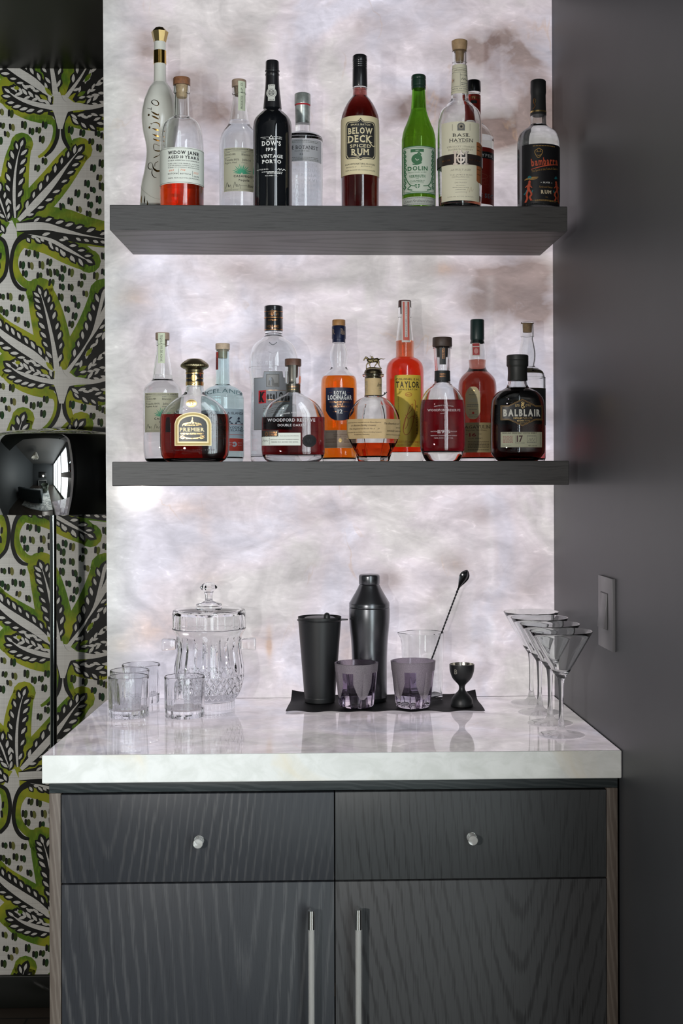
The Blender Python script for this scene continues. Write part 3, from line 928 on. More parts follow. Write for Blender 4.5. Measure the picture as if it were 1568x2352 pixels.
lathe(b, ax.x, YL, [(.150, 0.0), (.150, .010), (.146, .014), (.02, .022), (.011, .030)], bchrome, 64)
b.build('base', lampo)
# ------------------------------------------------------------------ bottles
C1, C2, C3 = (220, 40, 3.267), (560, 100, 3.564), (880, 60, 3.409)
C4, C5, C6 = (300, 680, 3.92), (580, 680, 4.126), (860, 680, 3.409)
ZW = (320, 220, 9.044)          # close-up of the white bottle
G_TOP, G_LOW = 'spirit bottles on the upper shelf', 'spirit bottles on the lower shelf'
def lerp_tab(tab, y):
    if not isinstance(tab, (list, tuple)):
        return tab
    if y <= tab[0][0]:
        return tab[0][1]
    for (a, p), (b, q) in zip(tab, tab[1:]):
        if y <= b:
            return p + (q - p) * (y - a) / (b - a)
    return tab[-1][1]

class Bottle:
    def __init__(s, crop, ax, Y, zb, label, group, flat=1.0, e=2.0, pol=0.0, ns=8, name='liquor_bottle', cat='bottle'):
        s.crop, s.Y, s.zb = crop, Y, zb
        s.ax = crop[0] + ax / crop[2]
        s.axc = ax
        s.flat, s.e, s.pol, s.ns = flat, e, pol, ns
        zz = P(s.ax, 800 if zb > 1.7 else 1060, Y)
        s.x = P(s.ax, (300 if zb > 1.7 else 950) if zb > 1.2 else 1550, Y).x
        s.sc = scl(P(s.ax, 300 if zb > 1.7 else 950, Y))
        s.root = thing(name, label, cat, (s.x, Y, zb), group)
        s.body = None
        s.mods = None
    def z(s, y, crop=None):
        c = crop or s.crop
        return P(s.ax, c[1] + y / c[2], s.Y).z
    def prof(s, pts, n=5):
        """pts top to bottom: (y, half[, 's']) ; 's' is a corner. Returns ring list bottom to top"""
        segs, cur = [], []
        for p in pts:
            y = p[0]
            z = s.zb if y == 'B' else s.z(y)
            q = (p[1] / s.crop[2] * s.sc, z, lerp_tab(s.flat, 99999 if y == 'B' else y), lerp_tab(s.e, 99999 if y == 'B' else y), lerp_tab(s.pol, 99999 if y == 'B' else y))
            cur.append(q)
            if len(p) > 2 and len(cur) > 1:
                segs.append(cur); cur = [q]
        if len(cur) > 1:
            segs.append(cur)
        out = []
        for g in segs:
            r = crom(g, n) if len(g) > 2 else g
            out += r if not out else r[1:]
        return [(max(a, .0004), b, c, d, e, s.ns) for a, b, c, d, e in out][::-1]
    def solid(s, name, pts, mat, n=64, parent=None, n_=5, smooth=40, label=None, dr=0.0, mod=None):
        mb = MB()
        pr = s.prof(pts, n_)
        pr = [(p[0] + dr, *p[1:]) for p in pr]
        lathe(mb, s.x, s.Y, pr, mat, n, mod=mod)
        o = mb.build(name, parent or s.root, smooth)
        if label:
            o['label'] = label
        return o, pr
    def plug(s, pts, mat):
        o, pr = s.solid('plug', pts, mat, 40)
        return o
    def rim(s, pr, rb=.004):
        """small rounded heel"""
        r, z, *q = pr[0]
        k = [(max(r - rb, .002), z, *q), (r - rb * .3, z + rb * .25, *q)]
        return k + [p for p in pr if p[1] > z + rb]
    def glassb(s, pts, mat=None, wall=.0033, tb=.006, n=72, name='glass_body', smooth=40, rb=.004, mod=None, punt=0.0):
        pr = s.rim(s.prof(pts), rb)
        s.body = pr
        z0, z1 = pr[0][1], pr[-1][1]
        inner = [(max(p[0] - wall, .002), *p[1:]) for p in pr if z0 + tb + .003 < p[1] < z1 - .0015]
        a = inner[0]
        inner = [(a[0] * .80, z0 + tb, *a[2:]), (a[0] * .95, z0 + tb + .0008, *a[2:])] + inner
        s.inner = inner
        mb = MB()
        lathe(mb, s.x, s.Y, pr, mat or CLEAR(), n, mod=mod)
        lathe(mb, s.x, s.Y, inner, mat or CLEAR(), n, flip=True, mod=mod)
        return mb.build(name, s.root, smooth)
    def liquid(s, ytop, mat, n=72, grow=.00025, name='liquid'):
        zt = s.z(ytop)
        ins = s.inner
        lo = [p for p in ins if p[1] < zt]
        hi = [p for p in ins if p[1] >= zt]
        if hi and lo:
            t = (zt - lo[-1][1]) / (hi[0][1] - lo[-1][1])
            lo.append(tuple(a + (b - a) * t for a, b in zip(lo[-1], hi[0])))
        pr = [(p[0] + grow, *p[1:]) for p in lo]
        pr[0] = (pr[0][0], pr[0][1] - .0002, *pr[0][2:])
        mb = MB()
        lathe(mb, s.x, s.Y, pr, mat, n)
        return mb.build(name, s.root, 40)
    # ---- front surface
    def at(s, z, pr):
        if z <= pr[0][1]:
            return pr[0]
        for a, b in zip(pr, pr[1:]):
            if z <= b[1]:
                t = (z - a[1]) / max(b[1] - a[1], 1e-9)
                return tuple(p + (q - p) * t for p, q in zip(a, b))
        return pr[-1]
    def front(s, x, z, pr, off):
        r, _, *q = s.at(z, pr)
        r += off
        lo, hi = -PI / 2, PI / 2
        x = max(-r * .992, min(r * .992, x))
        if not q or (q[1] == 2.0 and q[2] == 0):
            return x, -math.sqrt(max(r * r - x * x, 0)) * (q[0] if q else 1.0) - (off * (1 - q[0]) if q else 0)
        for _ in range(24):
            m = (lo + hi) / 2
            if sec(m, r, *q)[0] < x:
                lo = m
            else:
                hi = m
        return x, sec(lo, r, *q)[1] - off * (1 - q[0])

class Label:
    """printed patches that follow the front of a bottle; coordinates are close-up pixels"""
    def __init__(s, b, pr=None, crop=None, name='label', parent=None, label=None):
        s.b, s.pr, s.c = b, pr or b.body, crop or b.crop
        s.mb = MB(); s.name, s.parent, s.lab = name, parent, label
    def pt(s, x, y, off):
        b, c = s.b, s.c
        px, py = c[0] + x / c[2], c[1] + y / c[2]
        z = P(b.ax, py, b.Y).z
        for _ in range(2):
            r = s.at_r(z)
            z = P(b.ax, py, b.Y - r).z
        u = (px - b.ax) * scl(Vector((b.x, b.Y - r * .6, z)))
        xx, yy = b.front(u, z, s.pr, off)
        return (b.x + xx, b.Y + yy, z)
    def at_r(s, z):
        q = s.b.at(z, s.pr)
        return q[0] * (q[2] if len(q) > 2 else 1)
    def cols(s, xs, top, bot, mat, off=.0003, ny=6):
        """patch bounded by top(x), bot(x)"""
        vs, fs = [], []
        for x in xs:
            t, b = top(x), bot(x)
            for j in range(ny + 1):
                vs.append(s.pt(x, t + (b - t) * j / ny, off))
        k = ny + 1
        for i in range(len(xs) - 1):
            for j in range(ny):
                fs.append((i * k + j, i * k + j + 1, (i + 1) * k + j + 1, (i + 1) * k + j))
        s.mb.add(vs, fs, mat)
        return s
    def rect(s, x0, x1, y0, y1, mat, off=.0003, nx=0, ny=0):
        nx = nx or max(1, min(28, int(abs(x1 - x0) / s.c[2] / 3) + 1))
        ny = ny or max(1, min(10, int(abs(y1 - y0) / s.c[2] / 8) + 1))
        return s.cols([x0 + (x1 - x0) * i / nx for i in range(nx + 1)], lambda x: y0, lambda x: y1, mat, off, ny)
    def wrap(s, y0, y1, mat, off=.0003, n=40, ny=None, back=False):
        """band over the whole visible front; with back, right round the bottle"""
        b, c = s.b, s.c
        ny = ny or max(2, int(abs(y1 - y0) / c[2] / 6))
        vs, fs = [], []
        A = PI if back else PI * .53
        for i in range(n + 1):
            th = -A + 2 * A * i / n
            for j in range(ny + 1):
                y = y0 + (y1 - y0) * j / ny
                py = c[1] + y / c[2]
                z = P(b.ax, py, b.Y).z
                z = P(b.ax, py, b.Y - s.at_r(z)).z
                r, _, *q = b.at(z, s.pr)
                p = sec(th, r + off, *q)
                vs.append((b.x + p[0], b.Y + p[1], z))
        k = ny + 1
        for i in range(n):
            for j in range(ny):
                fs.append((i * k + j, i * k + j + 1, (i + 1) * k + j + 1, (i + 1) * k + j))
        s.mb.add(vs, fs, mat)
        return s
    def oval(s, cx, cy, rx, ry, mat, off=.0005, n=16):
        xs = [cx - rx * math.cos(PI * i / n) for i in range(n + 1)]
        f = lambda x: ry * math.sqrt(max(0, 1 - ((x - cx) / rx) ** 2)) + 1e-3
        return s.cols(xs, lambda x: cy - f(x), lambda x: cy + f(x), mat, off, 3)
    def stroke(s, pts, w, mat, off=.0006, n=5, closed=False):
        if closed:
            pts = list(pts) + [pts[0]]
        pts = [(p[0], p[1], (p[2] if len(p) > 2 else w)) for p in pts]
        q = crom(pts, n) if len(pts) > 2 else pts
        vs = []
        for i, p in enumerate(q):
            a, c = q[max(i - 1, 0)], q[min(i + 1, len(q) - 1)]
            dx, dy = c[0] - a[0], c[1] - a[1]
            l = math.hypot(dx, dy) or 1
            vs.append(s.pt(p[0] + dy / l * p[2] / 2, p[1] - dx / l * p[2] / 2, off))
            vs.append(s.pt(p[0] - dy / l * p[2] / 2, p[1] + dx / l * p[2] / 2, off))
        s.mb.add(vs, [(2 * i, 2 * i + 1, 2 * i + 3, 2 * i + 2) for i in range(len(q) - 1)], mat)
        return s
    def text(s, t, cx, cy, w, h, mat, off=.0006, bold=0, serif=False, it=0.0, rot=0.0, gap=.14, arc=0.0):
        """cap height h, width w (0 = natural), centred; rot 90 reads upwards, -90 downwards"""
        V, F, ww = words_mesh(t, bold, serif, gap)
        kx = (w / ww) if w else h
        co, si = math.cos(rad(rot)), math.sin(rad(rot))
        vs = []
        for x, y in V:
            a = (x - ww / 2 + it * (y - .5) * h / kx) * kx
            b = -(y - .5) * h
            if arc:
                b += arc * (2 * a / max(w or ww * kx, 1)) ** 2
            vs.append(s.pt(cx + a * co + b * si, cy - a * si + b * co, off))
        s.mb.add(vs, F, mat)
        return s
    def micro(s, x0, x1, y, h, mat, off=.0005, seed=1):
        """small print below the size that can be read"""
        rs = random.Random(seed + int(y))
        x = x0
        while x < x1:
            l = rs.uniform(1.2, 4.2) * h
            s.rect(x, min(x + l, x1), y - h / 2, y + h / 2, mat, off, 1, 1)
            x += l + h * .7
        return s
    def frame(s, x0, x1, y0, y1, t, mat, off=.0005):
        s.rect(x0, x1, y0, y0 + t, mat, off); s.rect(x0, x1, y1 - t, y1, mat, off)
        s.rect(x0, x0 + t, y0, y1, mat, off); s.rect(x1 - t, x1, y0, y1, mat, off)
        return s
    def done(s):
        o = s.mb.build(s.name, s.parent or s.b.root, 60)
        if s.lab:
            o['label'] = s.lab
        return o

wood_cork = pbr('cork_walnut', (0.24, 0.105, 0.05), .5, var=.3, vscale=120)
wood_oak_c = pbr('cork_oak', (0.50, 0.33, 0.18), .55, var=.2, vscale=120)
wood_grey_c = pbr('cork_grey', (0.36, 0.26, 0.19), .6, var=.2, vscale=120)
wood_dark_c = pbr('cork_dark', (0.07, 0.045, 0.035), .5, var=.25, vscale=120)
cork = pbr('cork', (0.55, 0.36, 0.19), .8, var=.25, vscale=400)
cap_black = pbr('capsule_black', (0.014, 0.014, 0.016), .28, coat=.3)
cap_matte = pbr('capsule_matte', (0.018, 0.019, 0.020), .5)
paper_cream = pbr('label_cream', S(228, 222, 196), .6, var=.03, vscale=60)
paper_white = pbr('label_white', S(226, 230, 220), .6, var=.02, vscale=60)
paper_tan = pbr('label_tan', S(206, 178, 132), .65, var=.08, vscale=60)
paper_sand = pbr('label_sand', S(196, 182, 150), .65, var=.04, vscale=60)
paper_kraft = pbr('label_pale_green', S(206, 214, 188), .65)

# =================== upper shelf ===================
YA, YB = -0.125, -0.085
# 1 white ceramic bottle
b = Bottle(C1, 482, -0.1063, Z_S1, 'tall curvy white ceramic bottle with faceted gold stopper and gold script', G_TOP)
cer = pbr('white_ceramic', S(222, 222, 212), .12, coat=.5)
o, pr = b.solid('ceramic_body', [(188, 44, 's'), (460, 46), (495, 56), (530, 80), (585, 104), (640, 122), (740, 137), (850, 128), (960, 105), (1040, 103), (1150, 118), (1240, 138), (1300, 145), (1400, 152), (1490, 154), ('B', 152)], cer, 72)
b.body = pr
b.solid('gold_band', [(253, 46, 's'), (352, 46.5, 's')], pbr('gold_polished', (.72, .47, .14), .12, 1.0), dr=.0004)
b.pol, b.ns = 1.0, 8
b.solid('stopper', [(80, 36, 's'), (86, 44, 's'), (112, 70, 's'), (186, 50, 's'), (194, 46, 's')], pbr('gold_antique', (.55, .40, .17), .22, 1.0), 8, smooth=10, label='faceted gold stopper')
b.pol = 0.0
L = Label(b, crop=ZW, name='gold_script')
gs = pbr('gold_script', (.33, .17, .04), .22, 1.0)
for pts in ([(405, 1705, 8), (340, 1680, 14), (300, 1600, 16), (305, 1520, 10), (250, 1515, 14), (212, 1460, 16), (228, 1395, 14), (275, 1385, 9), (312, 1420, 8), (330, 1500, 26), (400, 1560, 40), (470, 1560, 30)],
            [(360, 1470, 8), (368, 1400, 12), (430, 1365, 8)], [(330, 1290, 9), (372, 1268, 22), (440, 1240, 8), (470, 1190, 8)],
            [(345, 1130, 10), (330, 1060, 14), (350, 1000, 10), (470, 1050, 6)], [(350, 1130, 12), (430, 1150, 26), (560, 1130, 30)],
            [(320, 890, 10), (400, 925, 34), (455, 940, 20)], [(312, 790, 8), (390, 830, 34), (450, 850, 16)], [(310, 670, 8), (390, 705, 34), (450, 720, 14)],
            [(290, 585, 18), (330, 560, 8), (410, 560, 20), (462, 600, 20), (460, 650, 8)], [(275, 560, 9), (300, 590, 9)], [(305, 410, 14), (380, 450, 36), (445, 485, 14)],
            [(205, 240, 7), (300, 275, 10)], [(295, 320, 10), (370, 370, 34), (440, 400, 22), (455, 370, 8)], [(295, 300, 8), (297, 240, 8)],
            [(300, 110, 16), (345, 85, 10), (415, 110, 18), (450, 165, 20), (425, 205, 12), (360, 190, 10), (305, 140, 20), (300, 105, 14)],
            [(445, 490, 6), (470, 440, 6), (450, 400, 6)]):
    L.stroke(pts, 8, gs)
for x, y in ((240, 388), (252, 648)):
    L.oval(x, y, 21, 24, gs, .0008)
for x, y, a in ((62, 2110, .03), (145, 2140, -.02), (212, 2240, -.25), (285, 2330, -.4)):
    L.stroke([(x + 10 + 80 * a, y - 85, 4), (x + 4, y - 20, 22), (x, y + 30, 28), (x + 10, y + 85, 3)], 10, gs)
L.stroke([(40, 1800, 6), (80, 1900, 7), (200, 2020, 8), (330, 2110, 8), (470, 2150, 7), (620, 2130, 6)], 7, pbr('ceramic_seam', S(180, 180, 170), .2), .0009)
L.done()

# 2 clear bottle, a little amber left
b = Bottle(C1, 645, -0.2063, Z_S1, 'round shouldered clear bottle with walnut cork and little amber left, before the white ceramic bottle', G_TOP)
b.glassb([(505, 60, 's'), (525, 62), (562, 62), (574, 55, 's'), (735, 60), (748, 66), (770, 100), (808, 135), (865, 152), (930, 160), (1000, 163), (1300, 163), (1440, 161), ('B', 156)], tb=.008, rb=.007)
b.liquid(1268, glass('bourbon_orange', ior=1.36, absorb=(.80, .045, .003)))
b.solid('stopper', [(457, 60, 's'), (463, 64, 's'), (512, 64, 's')], wood_cork)
b.plug([(513, 46, 's'), (585, 42), (604, 36, 's')], pbr('cork_plug', (.62, .44, .26), .8, var=.15, vscale=300))
L = Label(b)
L.wrap(972, 1243, paper_white).wrap(978, 981, GREY(), .0005).wrap(1234, 1237, GREY(), .0005)
K = BLACK()
L.text('WIDOW JANE', 671, 1012, 226, 26, K, bold=1.6, serif=True).text('AGED 10 YEARS', 671, 1046, 226, 21, K, bold=1.4, serif=True)
L.text('IN NEW AMERICAN OAK BARRELS', 671, 1072, 226, 9, K, bold=.6).text('PURE LIMESTONE MINERAL WATER', 671, 1095, 226, 8, K).text('FROM THE LEGENDARY ROSENDALE MINES OF NY', 671, 1110, 226, 7, K)
L.text('BLEND OF STRAIGHT BOURBONS', 671, 1124, 226, 7, K)
o_ = ink('orange', (226, 130, 84))
L.text('663', 584, 1145, 36, 15, o_, it=.2).text('798', 670, 1145, 36, 15, o_, it=.2).text('2022', 763, 1158, 32, 15, o_, it=.2)
L.text('BATCH #', 594, 1170, 74, 10, K, bold=.8).text('BOTTLE #', 689, 1172, 76, 10, K, bold=.8).text('DATE', 765, 1185, 32, 10, K, bold=.8)
L.rect(639, 641, 1135, 1180, K, .0005).rect(738, 740, 1145, 1190, K, .0005)
L.text('750ML 45.5% ALC/VOL (91 PROOF)', 671, 1203, 226, 10, K, bold=.3)
L.done()

# 3 clear tequila bottle, upper
def tequila(crop, ax, Y, zb, k, T, label, group, lx0, lx1, ly0, ly1, ribx, riby0, riby1, riblab):
    """T maps (dy from the cork top, half) given for the upper bottle onto this one"""
    b = Bottle(crop, ax, Y, zb, label, group)
    f = lambda y, h, *q: (T(y), h * k, *q)
    b.glassb([f(527, 50, 's'), f(545, 52), f(575, 52), f(584, 45, 's'), f(640, 52), f(770, 72, 's'), f(790, 76), f(815, 86), f(850, 112), f(890, 134), f(950, 147), f(1050, 149), f(1300, 149), f(1440, 148), ('B', 146)], tb=.009, rb=.006)
    b.liquid(T(780), glass('clear_spirit', ior=1.345, absorb=(.93, .95, .95)))
    b.solid('stopper', [f(473, 52, 's'), f(478, 54, 's'), f(525, 54, 's'), f(528, 36, 's'), f(590, 34, 's')], wood_grey_c)
    s = Label(b, pr=[(54 * k / crop[2] * b.sc + .0003, z_, 1, 2, 0, 8) if z_ > b.z(T(530)) else (r_, z_, f_, e_, p_, n__) for r_, z_, f_, e_, p_, n__ in
                     b.body + [(54 * k / crop[2] * b.sc, b.z(T(528)), 1, 2, 0, 8), (54 * k / crop[2] * b.sc, b.z(T(473)), 1, 2, 0, 8)]], name='seal_strip')
    s.rect(ribx[0], ribx[1], riby0, riby1, paper_kraft, .0006, 6, 12)
    s.text(riblab, (ribx[0] + ribx[1]) / 2, (riby0 + riby1) / 2, (riby1 - riby0) * .88, (ribx[1] - ribx[0]) * .32, BLACK(), .0009, rot=90 if crop is C1 else -90)
    s.done()
    # label printed on the glass; its grey back shows through the sides
    back = pbr('label_back_grey', S(132, 140, 128), .6)
    L = Label(b)
    w = lx1 - lx0
    fx = lambda u: lx0 + w * u
    fy = lambda v: ly0 + (ly1 - ly0) * v
    L.rect(lx0, lx1, ly0, ly1, paper_thin('label_agave', S(212, 210, 184), .3), nx=24, ny=8)
    K = BLACK()
    L.rect(fx(.015), fx(.985), fy(.075), fy(.08), K, .0005)
    L.text('PRODUCTOS CASAMIGOS DE AGAVE', fx(.5), fy(.035), w * .9, (ly1 - ly0) * .032, K, bold=.6)
    L.text('CO-RO-MM', fx(.20), fy(.155), w * .33, (ly1 - ly0) * .042, K).text('Blanco', fx(.68), fy(.155), w * .25, (ly1 - ly0) * .05, K)
    L.micro(fx(.03), fx(.2), fy(.105), (ly1 - ly0) * .012, GREY()).micro(fx(.55), fx(.68), fy(.105), (ly1 - ly0) * .012, GREY())
    L.text('Tequila 100%', fx(.26), fy(.275), w * .44, (ly1 - ly0) * .045, K).text('Agave Azul', fx(.22), fy(.34), w * .36, (ly1 - ly0) * .045, K).text('Jalisco', fx(.70), fy(.275), w * .26, (ly1 - ly0) * .05, K)
    L.micro(fx(.03), fx(.2), fy(.225), (ly1 - ly0) * .012, GREY()).micro(fx(.55), fx(.72), fy(.35), (ly1 - ly0) * .012, GREY())
    gr = ink('agave_green', (58, 152, 116))
    for i in range(13):
        a = PI * (i + .5) / 13
        r = (ly1 - ly0) * (.20 + .03 * (i % 2))
        cx, cy = fx(.56), fy(.60)
        L.stroke([(cx - math.cos(a) * r * .1, cy - math.sin(a) * r * .1, r * .10), (cx - math.cos(a) * r * .6, cy - math.sin(a) * r * .6, r * .10), (cx - math.cos(a) * r, cy - math.sin(a) * r, r * .015)], 3, gr)
    L.text('CASAMIGOS', fx(.62), fy(.655), w * .62, (ly1 - ly0) * .052, K, bold=1.0).text('Tequila', fx(.62), fy(.745), w * .34, (ly1 - ly0) * .05, K, it=.25, bold=.6)
    for x0, x1 in ((.06, .24), (.30, .52)):
        L.stroke([(fx(x0), fy(.93), 2), (fx(x0 + .05), fy(.79), 2.5), (fx(x0 + .09), fy(.90), 2), (fx((x0 + x1) / 2), fy(.84), 2), (fx((x0 + x1) / 2 + .03), fy(.90), 2), (fx(x1 - .03), fy(.85), 2), (fx(x1), fy(.95), 1.5)], 2, K)
    L.text('EXCLUSIVE', fx(.62), fy(.87), w * .2, (ly1 - ly0) * .02, K).text('Blanco', fx(.84), fy(.87), w * .2, (ly1 - ly0) * .07, K, it=.2)
    L.rect(fx(.015), fx(.985), fy(.955), fy(.958), K, .0005)
    L.text('40% ALC./VOL. (80 PROOF)', fx(.25), fy(.975), w * .4, (ly1 - ly0) * .02, GREY())
    L.done()
    bk = MB()
    zt_, zb_ = b.z(ly0), b.z(ly1)
    return b
tequila(C1, 1075, -0.125, Z_S1, 1.0, lambda y: y, 'clear tequila bottle with tan cork, label partly behind the black bottle', G_TOP, 967, 1212, 976, 1303, (1072, 1124), 476, 698, 'PRODUCTOS CASAMIGOS')

# 4 black port bottle
b = Bottle(C1, 1325, -0.2063, Z_S1, 'tall opaque black glass bottle with white lettering and white neck seal', G_TOP)
bg = pbr('black_glass', (0.006, 0.007, 0.009), .035, coat=.6)
o, b.body = b.solid('glass_body', [(680, 64, 's'), (700, 70), (725, 96), (765, 130), (810, 143), (870, 146.5), (1000, 147), (1440, 147), ('B', 145)], bg, 72)
o, cp = b.solid('capsule', [(330, 46, 's'), (338, 50, 's'), (398, 51, 's'), (404, 55), (412, 50, 's'), (420, 50), (432, 54), (440, 50, 's'), (520, 53), (600, 61), (686, 69, 's')], cap_black)
L = Label(b, cp, name='neck_seal')
wt = ink('seal_white', (214, 214, 206))
L.rect(1294, 1347, 503, 625, wt, .0004).oval(1320, 565, 39, 39, wt, .0005).oval(1320, 565, 33, 33, GREY(), .0007).oval(1320, 565, 31, 31, wt, .0009).oval(1320, 565, 24, 24, GREY(), .0011)
L.text('PORTO', 1320, 563, 40, 10, wt, .0014, bold=1).rect(1312, 1328, 548, 554, wt, .0013).rect(1312, 1328, 574, 580, wt, .0013).micro(1300, 1341, 513, 5, GREY(), .0006).micro(1300, 1341, 615, 5, GREY(), .0006)
L.done()
L = Label(b, name='white_lettering')
wh = WHITE()
L.text("DOW'S", 1323, 943, 142, 34, wh, bold=1.2, serif=True).text('1994', 1323, 989, 80, 25, wh, bold=1).text('VINTAGE', 1325, 1040, 166, 25, wh, bold=.7, serif=True).text('PORTO', 1325, 1080, 142, 27, wh, bold=1.2, serif=True)
L.text('PRODUCE OF THE', 1272, 897, 60, 6, wh).micro(1340, 1400, 895, 5, wh).micro(1345, 1400, 908, 5, wh).text('DOURO', 1270, 908, 26, 6, wh)
L.stroke([(1305, 908), (1322, 886), (1338, 908)], 6, wh, n=1).rect(1305, 1340, 906, 912, wh).micro(1285, 1360, 919, 4, wh)
L.text('BOTTLED IN 1996', 1256, 1138, 86, 9, wh)
L.stroke([(1368, 1143), (1378, 1130), (1384, 1145), (1396, 1131), (1404, 1146), (1414, 1132), (1427, 1142)], 3.5, wh)
L.micro(1250, 1405, 1158, 5, wh).micro(1290, 1400, 1168, 5, wh).text('ALC.20%BY VOL.', 1322, 1187, 96, 9, wh, bold=.6)
L.done()

# 5 gin bottle behind the black one
b = Bottle(C2, 480, -0.0938, Z_S1, 'squat clear bottle with silver grey cap and red ring, half behind the black bottle', G_TOP)
b.glassb([(560, 58, 's'), (728, 62, 's'), (735, 75), (745, 120), (758, 148), (785, 163), (850, 165), (1300, 162), ('B', 160)], tb=.010, rb=.006)
b.liquid(742, glass('clear_spirit'))
silv = pbr('cap_silver', S(172, 178, 174), .35, .5, var=.25, vscale=90)
o, cp = b.solid('cap', [(414, 60, 's'), (420, 65, 's'), (496, 66, 's'), (500, 66, 's'), (505, 62, 's'), (640, 60, 's'), (660, 58, 's')], silv)
Label(b, cp, name='red_ring').wrap(485, 497, ink('ring_red', (186, 40, 48)), .0005).done()
L = Label(b)
pal = paper_thin('label_pale', S(224, 224, 228))
L.rect(335, 634, 778, 962, pal, nx=24)
L.text('THE BOTANIST', 478, 848, 262, 30, BLACK(), serif=True).text('ISLAY DRY GIN', 478, 878, 118, 12, GREY()).text('22', 472, 903, 30, 18, BLACK())
for y in (795, 806, 930, 942, 952):
    L.micro(360, 610, y, 4.5, GREY())
L.done()
L = Label(b, name='embossed_lettering')
em_ = glass('glass_emboss', (.96, .97, .97), .12)
for i, t in enumerate(('UM REPENS', 'AOMUSODUCI', 'ARTEMISIAS', 'POLONAXVIT', 'MAENTHAPIP', 'ADIBARUTUM', 'GALIUMVERU', 'TRIFOLIUMR')):
    L.text(t, 480, 990 + 42 * i, 296, 25, em_, .0007, bold=1)
L.done()

# 6 spiced rum
b = Bottle(C2, 950, -0.2063, Z_S1, 'tall dark red rum bottle with black screw cap and cream label bearing a black plaque', G_TOP)
b.glassb([(362, 58, 's'), (370, 60), (378, 57), (428, 60), (440, 66), (465, 86), (510, 115), (570, 141), (640, 155), (800, 157), (1000, 157), (1150, 154), ('B', 152)], tb=.009, rb=.006)
b.liquid(372, glass('rum_red', ior=1.36, absorb=(.035, .0006, .0004)))
o, cp = b.solid('screw_cap', [(100, 52, 's'), (108, 59, 's'), (150, 60, 's'), (155, 58), (162, 60), (170, 58), (178, 60), (186, 58), (194, 60), (202, 58), (210, 60, 's'), (352, 61, 's'), (358, 58, 's')], cap_black)
L = Label(b)
L.wrap(590, 1068, pbr('label_rum', S(234, 220, 180), .6))
blk, cre = ink('plaque', (42, 42, 42)), pbr('label_rum', S(234, 220, 180), .6)
def plaque(x0, x1, y0, y1, m, off, ear):
    cx = (x0 + x1) / 2
    xs = [x0 + (x1 - x0) * i / 30 for i in range(31)]
    def t(x):
        a = abs(x - cx) / ((x1 - x0) / 2)
        return y0 + (0 if a > .22 else -ear * (1 - a / .22) ** 1.3) + (max(0, a - .86) / .14) ** 2 * 26
    def u(x):
        a = abs(x - cx) / ((x1 - x0) / 2)
        return y1 + (0 if a > .22 else ear * .6 * (1 - a / .22) ** 1.3) - (max(0, a - .86) / .14) ** 2 * 26
    L.cols(xs, t, u, m, off, 6)
plaque(830, 1072, 634, 940, blk, .0005, 26); plaque(836, 1066, 640, 934, cre, .0006, 24); plaque(840, 1062, 644, 930, blk, .0007, 22)
L.text('SMALL BATCH', 950, 662, 158, 15, cre, .001, bold=.8).text('BELOW', 950, 711, 200, 50, cre, .001, bold=1.2, serif=True).text('DECK', 946, 778, 196, 58, cre, .001, bold=1.3, serif=True)
L.stroke([(1020, 800), (1050, 832), (1070, 826)], 7, cre, .001)
L.text('SPICED', 950, 836, 172, 26, cre, .001, bold=.8).text('RUM', 948, 885, 144, 50, cre, .001, bold=1.2, serif=True)
L.stroke([(880, 905), (930, 922), (960, 905)], 6, cre, .001)
L.text('RUM WITH NATURAL FLAVORS', 948, 984, 242, 14, BLACK(), bold=.3).text('BATCH No 23', 875, 1008, 80, 9, BLACK(), it=.3).text('BOTTLE No 9', 1000, 1004, 90, 9, BLACK(), it=.3).text('750ML 80 PROOF 40% ALCOHOL/VOLUME', 948, 1034, 242, 9, BLACK())
L.done()

# 7 green vermouth
b = Bottle(C2, 1430, -0.2063, Z_S1, 'slim green glass bottle with dark green cap and ornate green and white label', G_TOP)
gg = glass('green_glass', (.55, .75, .36), ior=1.5)
b.glassb([(360, 54, 's'), (380, 53), (530, 62), (580, 72), (660, 101), (710, 122), (775, 136), (840, 139), (1250, 138), ('B', 136)], gg, tb=.008, rb=.006)
b.liquid(540, glass('vermouth', ior=1.35, absorb=(.95, .66, .55)))
o, cp = b.solid('screw_cap', [(262, 52, 's'), (270, 59, 's'), (290, 60, 's'), (296, 58), (303, 60, 's'), (345, 60), (352, 58), (358, 60, 's'), (376, 58, 's')], pbr('cap_green', (0.014, 0.040, 0.026), .3))
L = Label(b)
gw, gn = pbr('label_mint', S(208, 216, 200), .6), ink('vermouth_green', (62, 116, 78))
L.rect(1291, 1563, 836, 1226, gn, nx=26).rect(1297, 1557, 843, 1219, gw, .0005, 26).rect(1302, 1552, 849, 1213, gn, .0006, 26).rect(1306, 1548, 853, 1209, gw, .0007, 26)
L.rect(1355, 1462, 862, 888, gn, .0009).text('DRY', 1410, 875, 32, 11, gw, .0012, bold=.8)
L.oval(1405, 945, 44, 42, gn, .0009).stroke([(1370, 985), (1405, 990), (1445, 975)], 9, gn, .001).stroke([(1400, 925), (1420, 895), (1438, 912)], 14, gn, .001).stroke([(1392, 940), (1405, 955), (1422, 948)], 5, gw, .0012)
L.text('DOLIN', 1413, 1020, 164, 34, gn, .001, bold=1.6).text('Maison fondee en 1821', 1408, 1052, 146, 11, gn, .001, it=.4).text('VERMOUTH', 1408, 1085, 130, 22, gn, .001, bold=1.4, serif=True).text('DE', 1408, 1104, 22, 9, gn, .001).text('CHAMBERY', 1408, 1125, 122, 16, gn, .001, bold=.2).text('APPELLATION D ORIGINE', 1408, 1140, 110, 5, gn, .001)
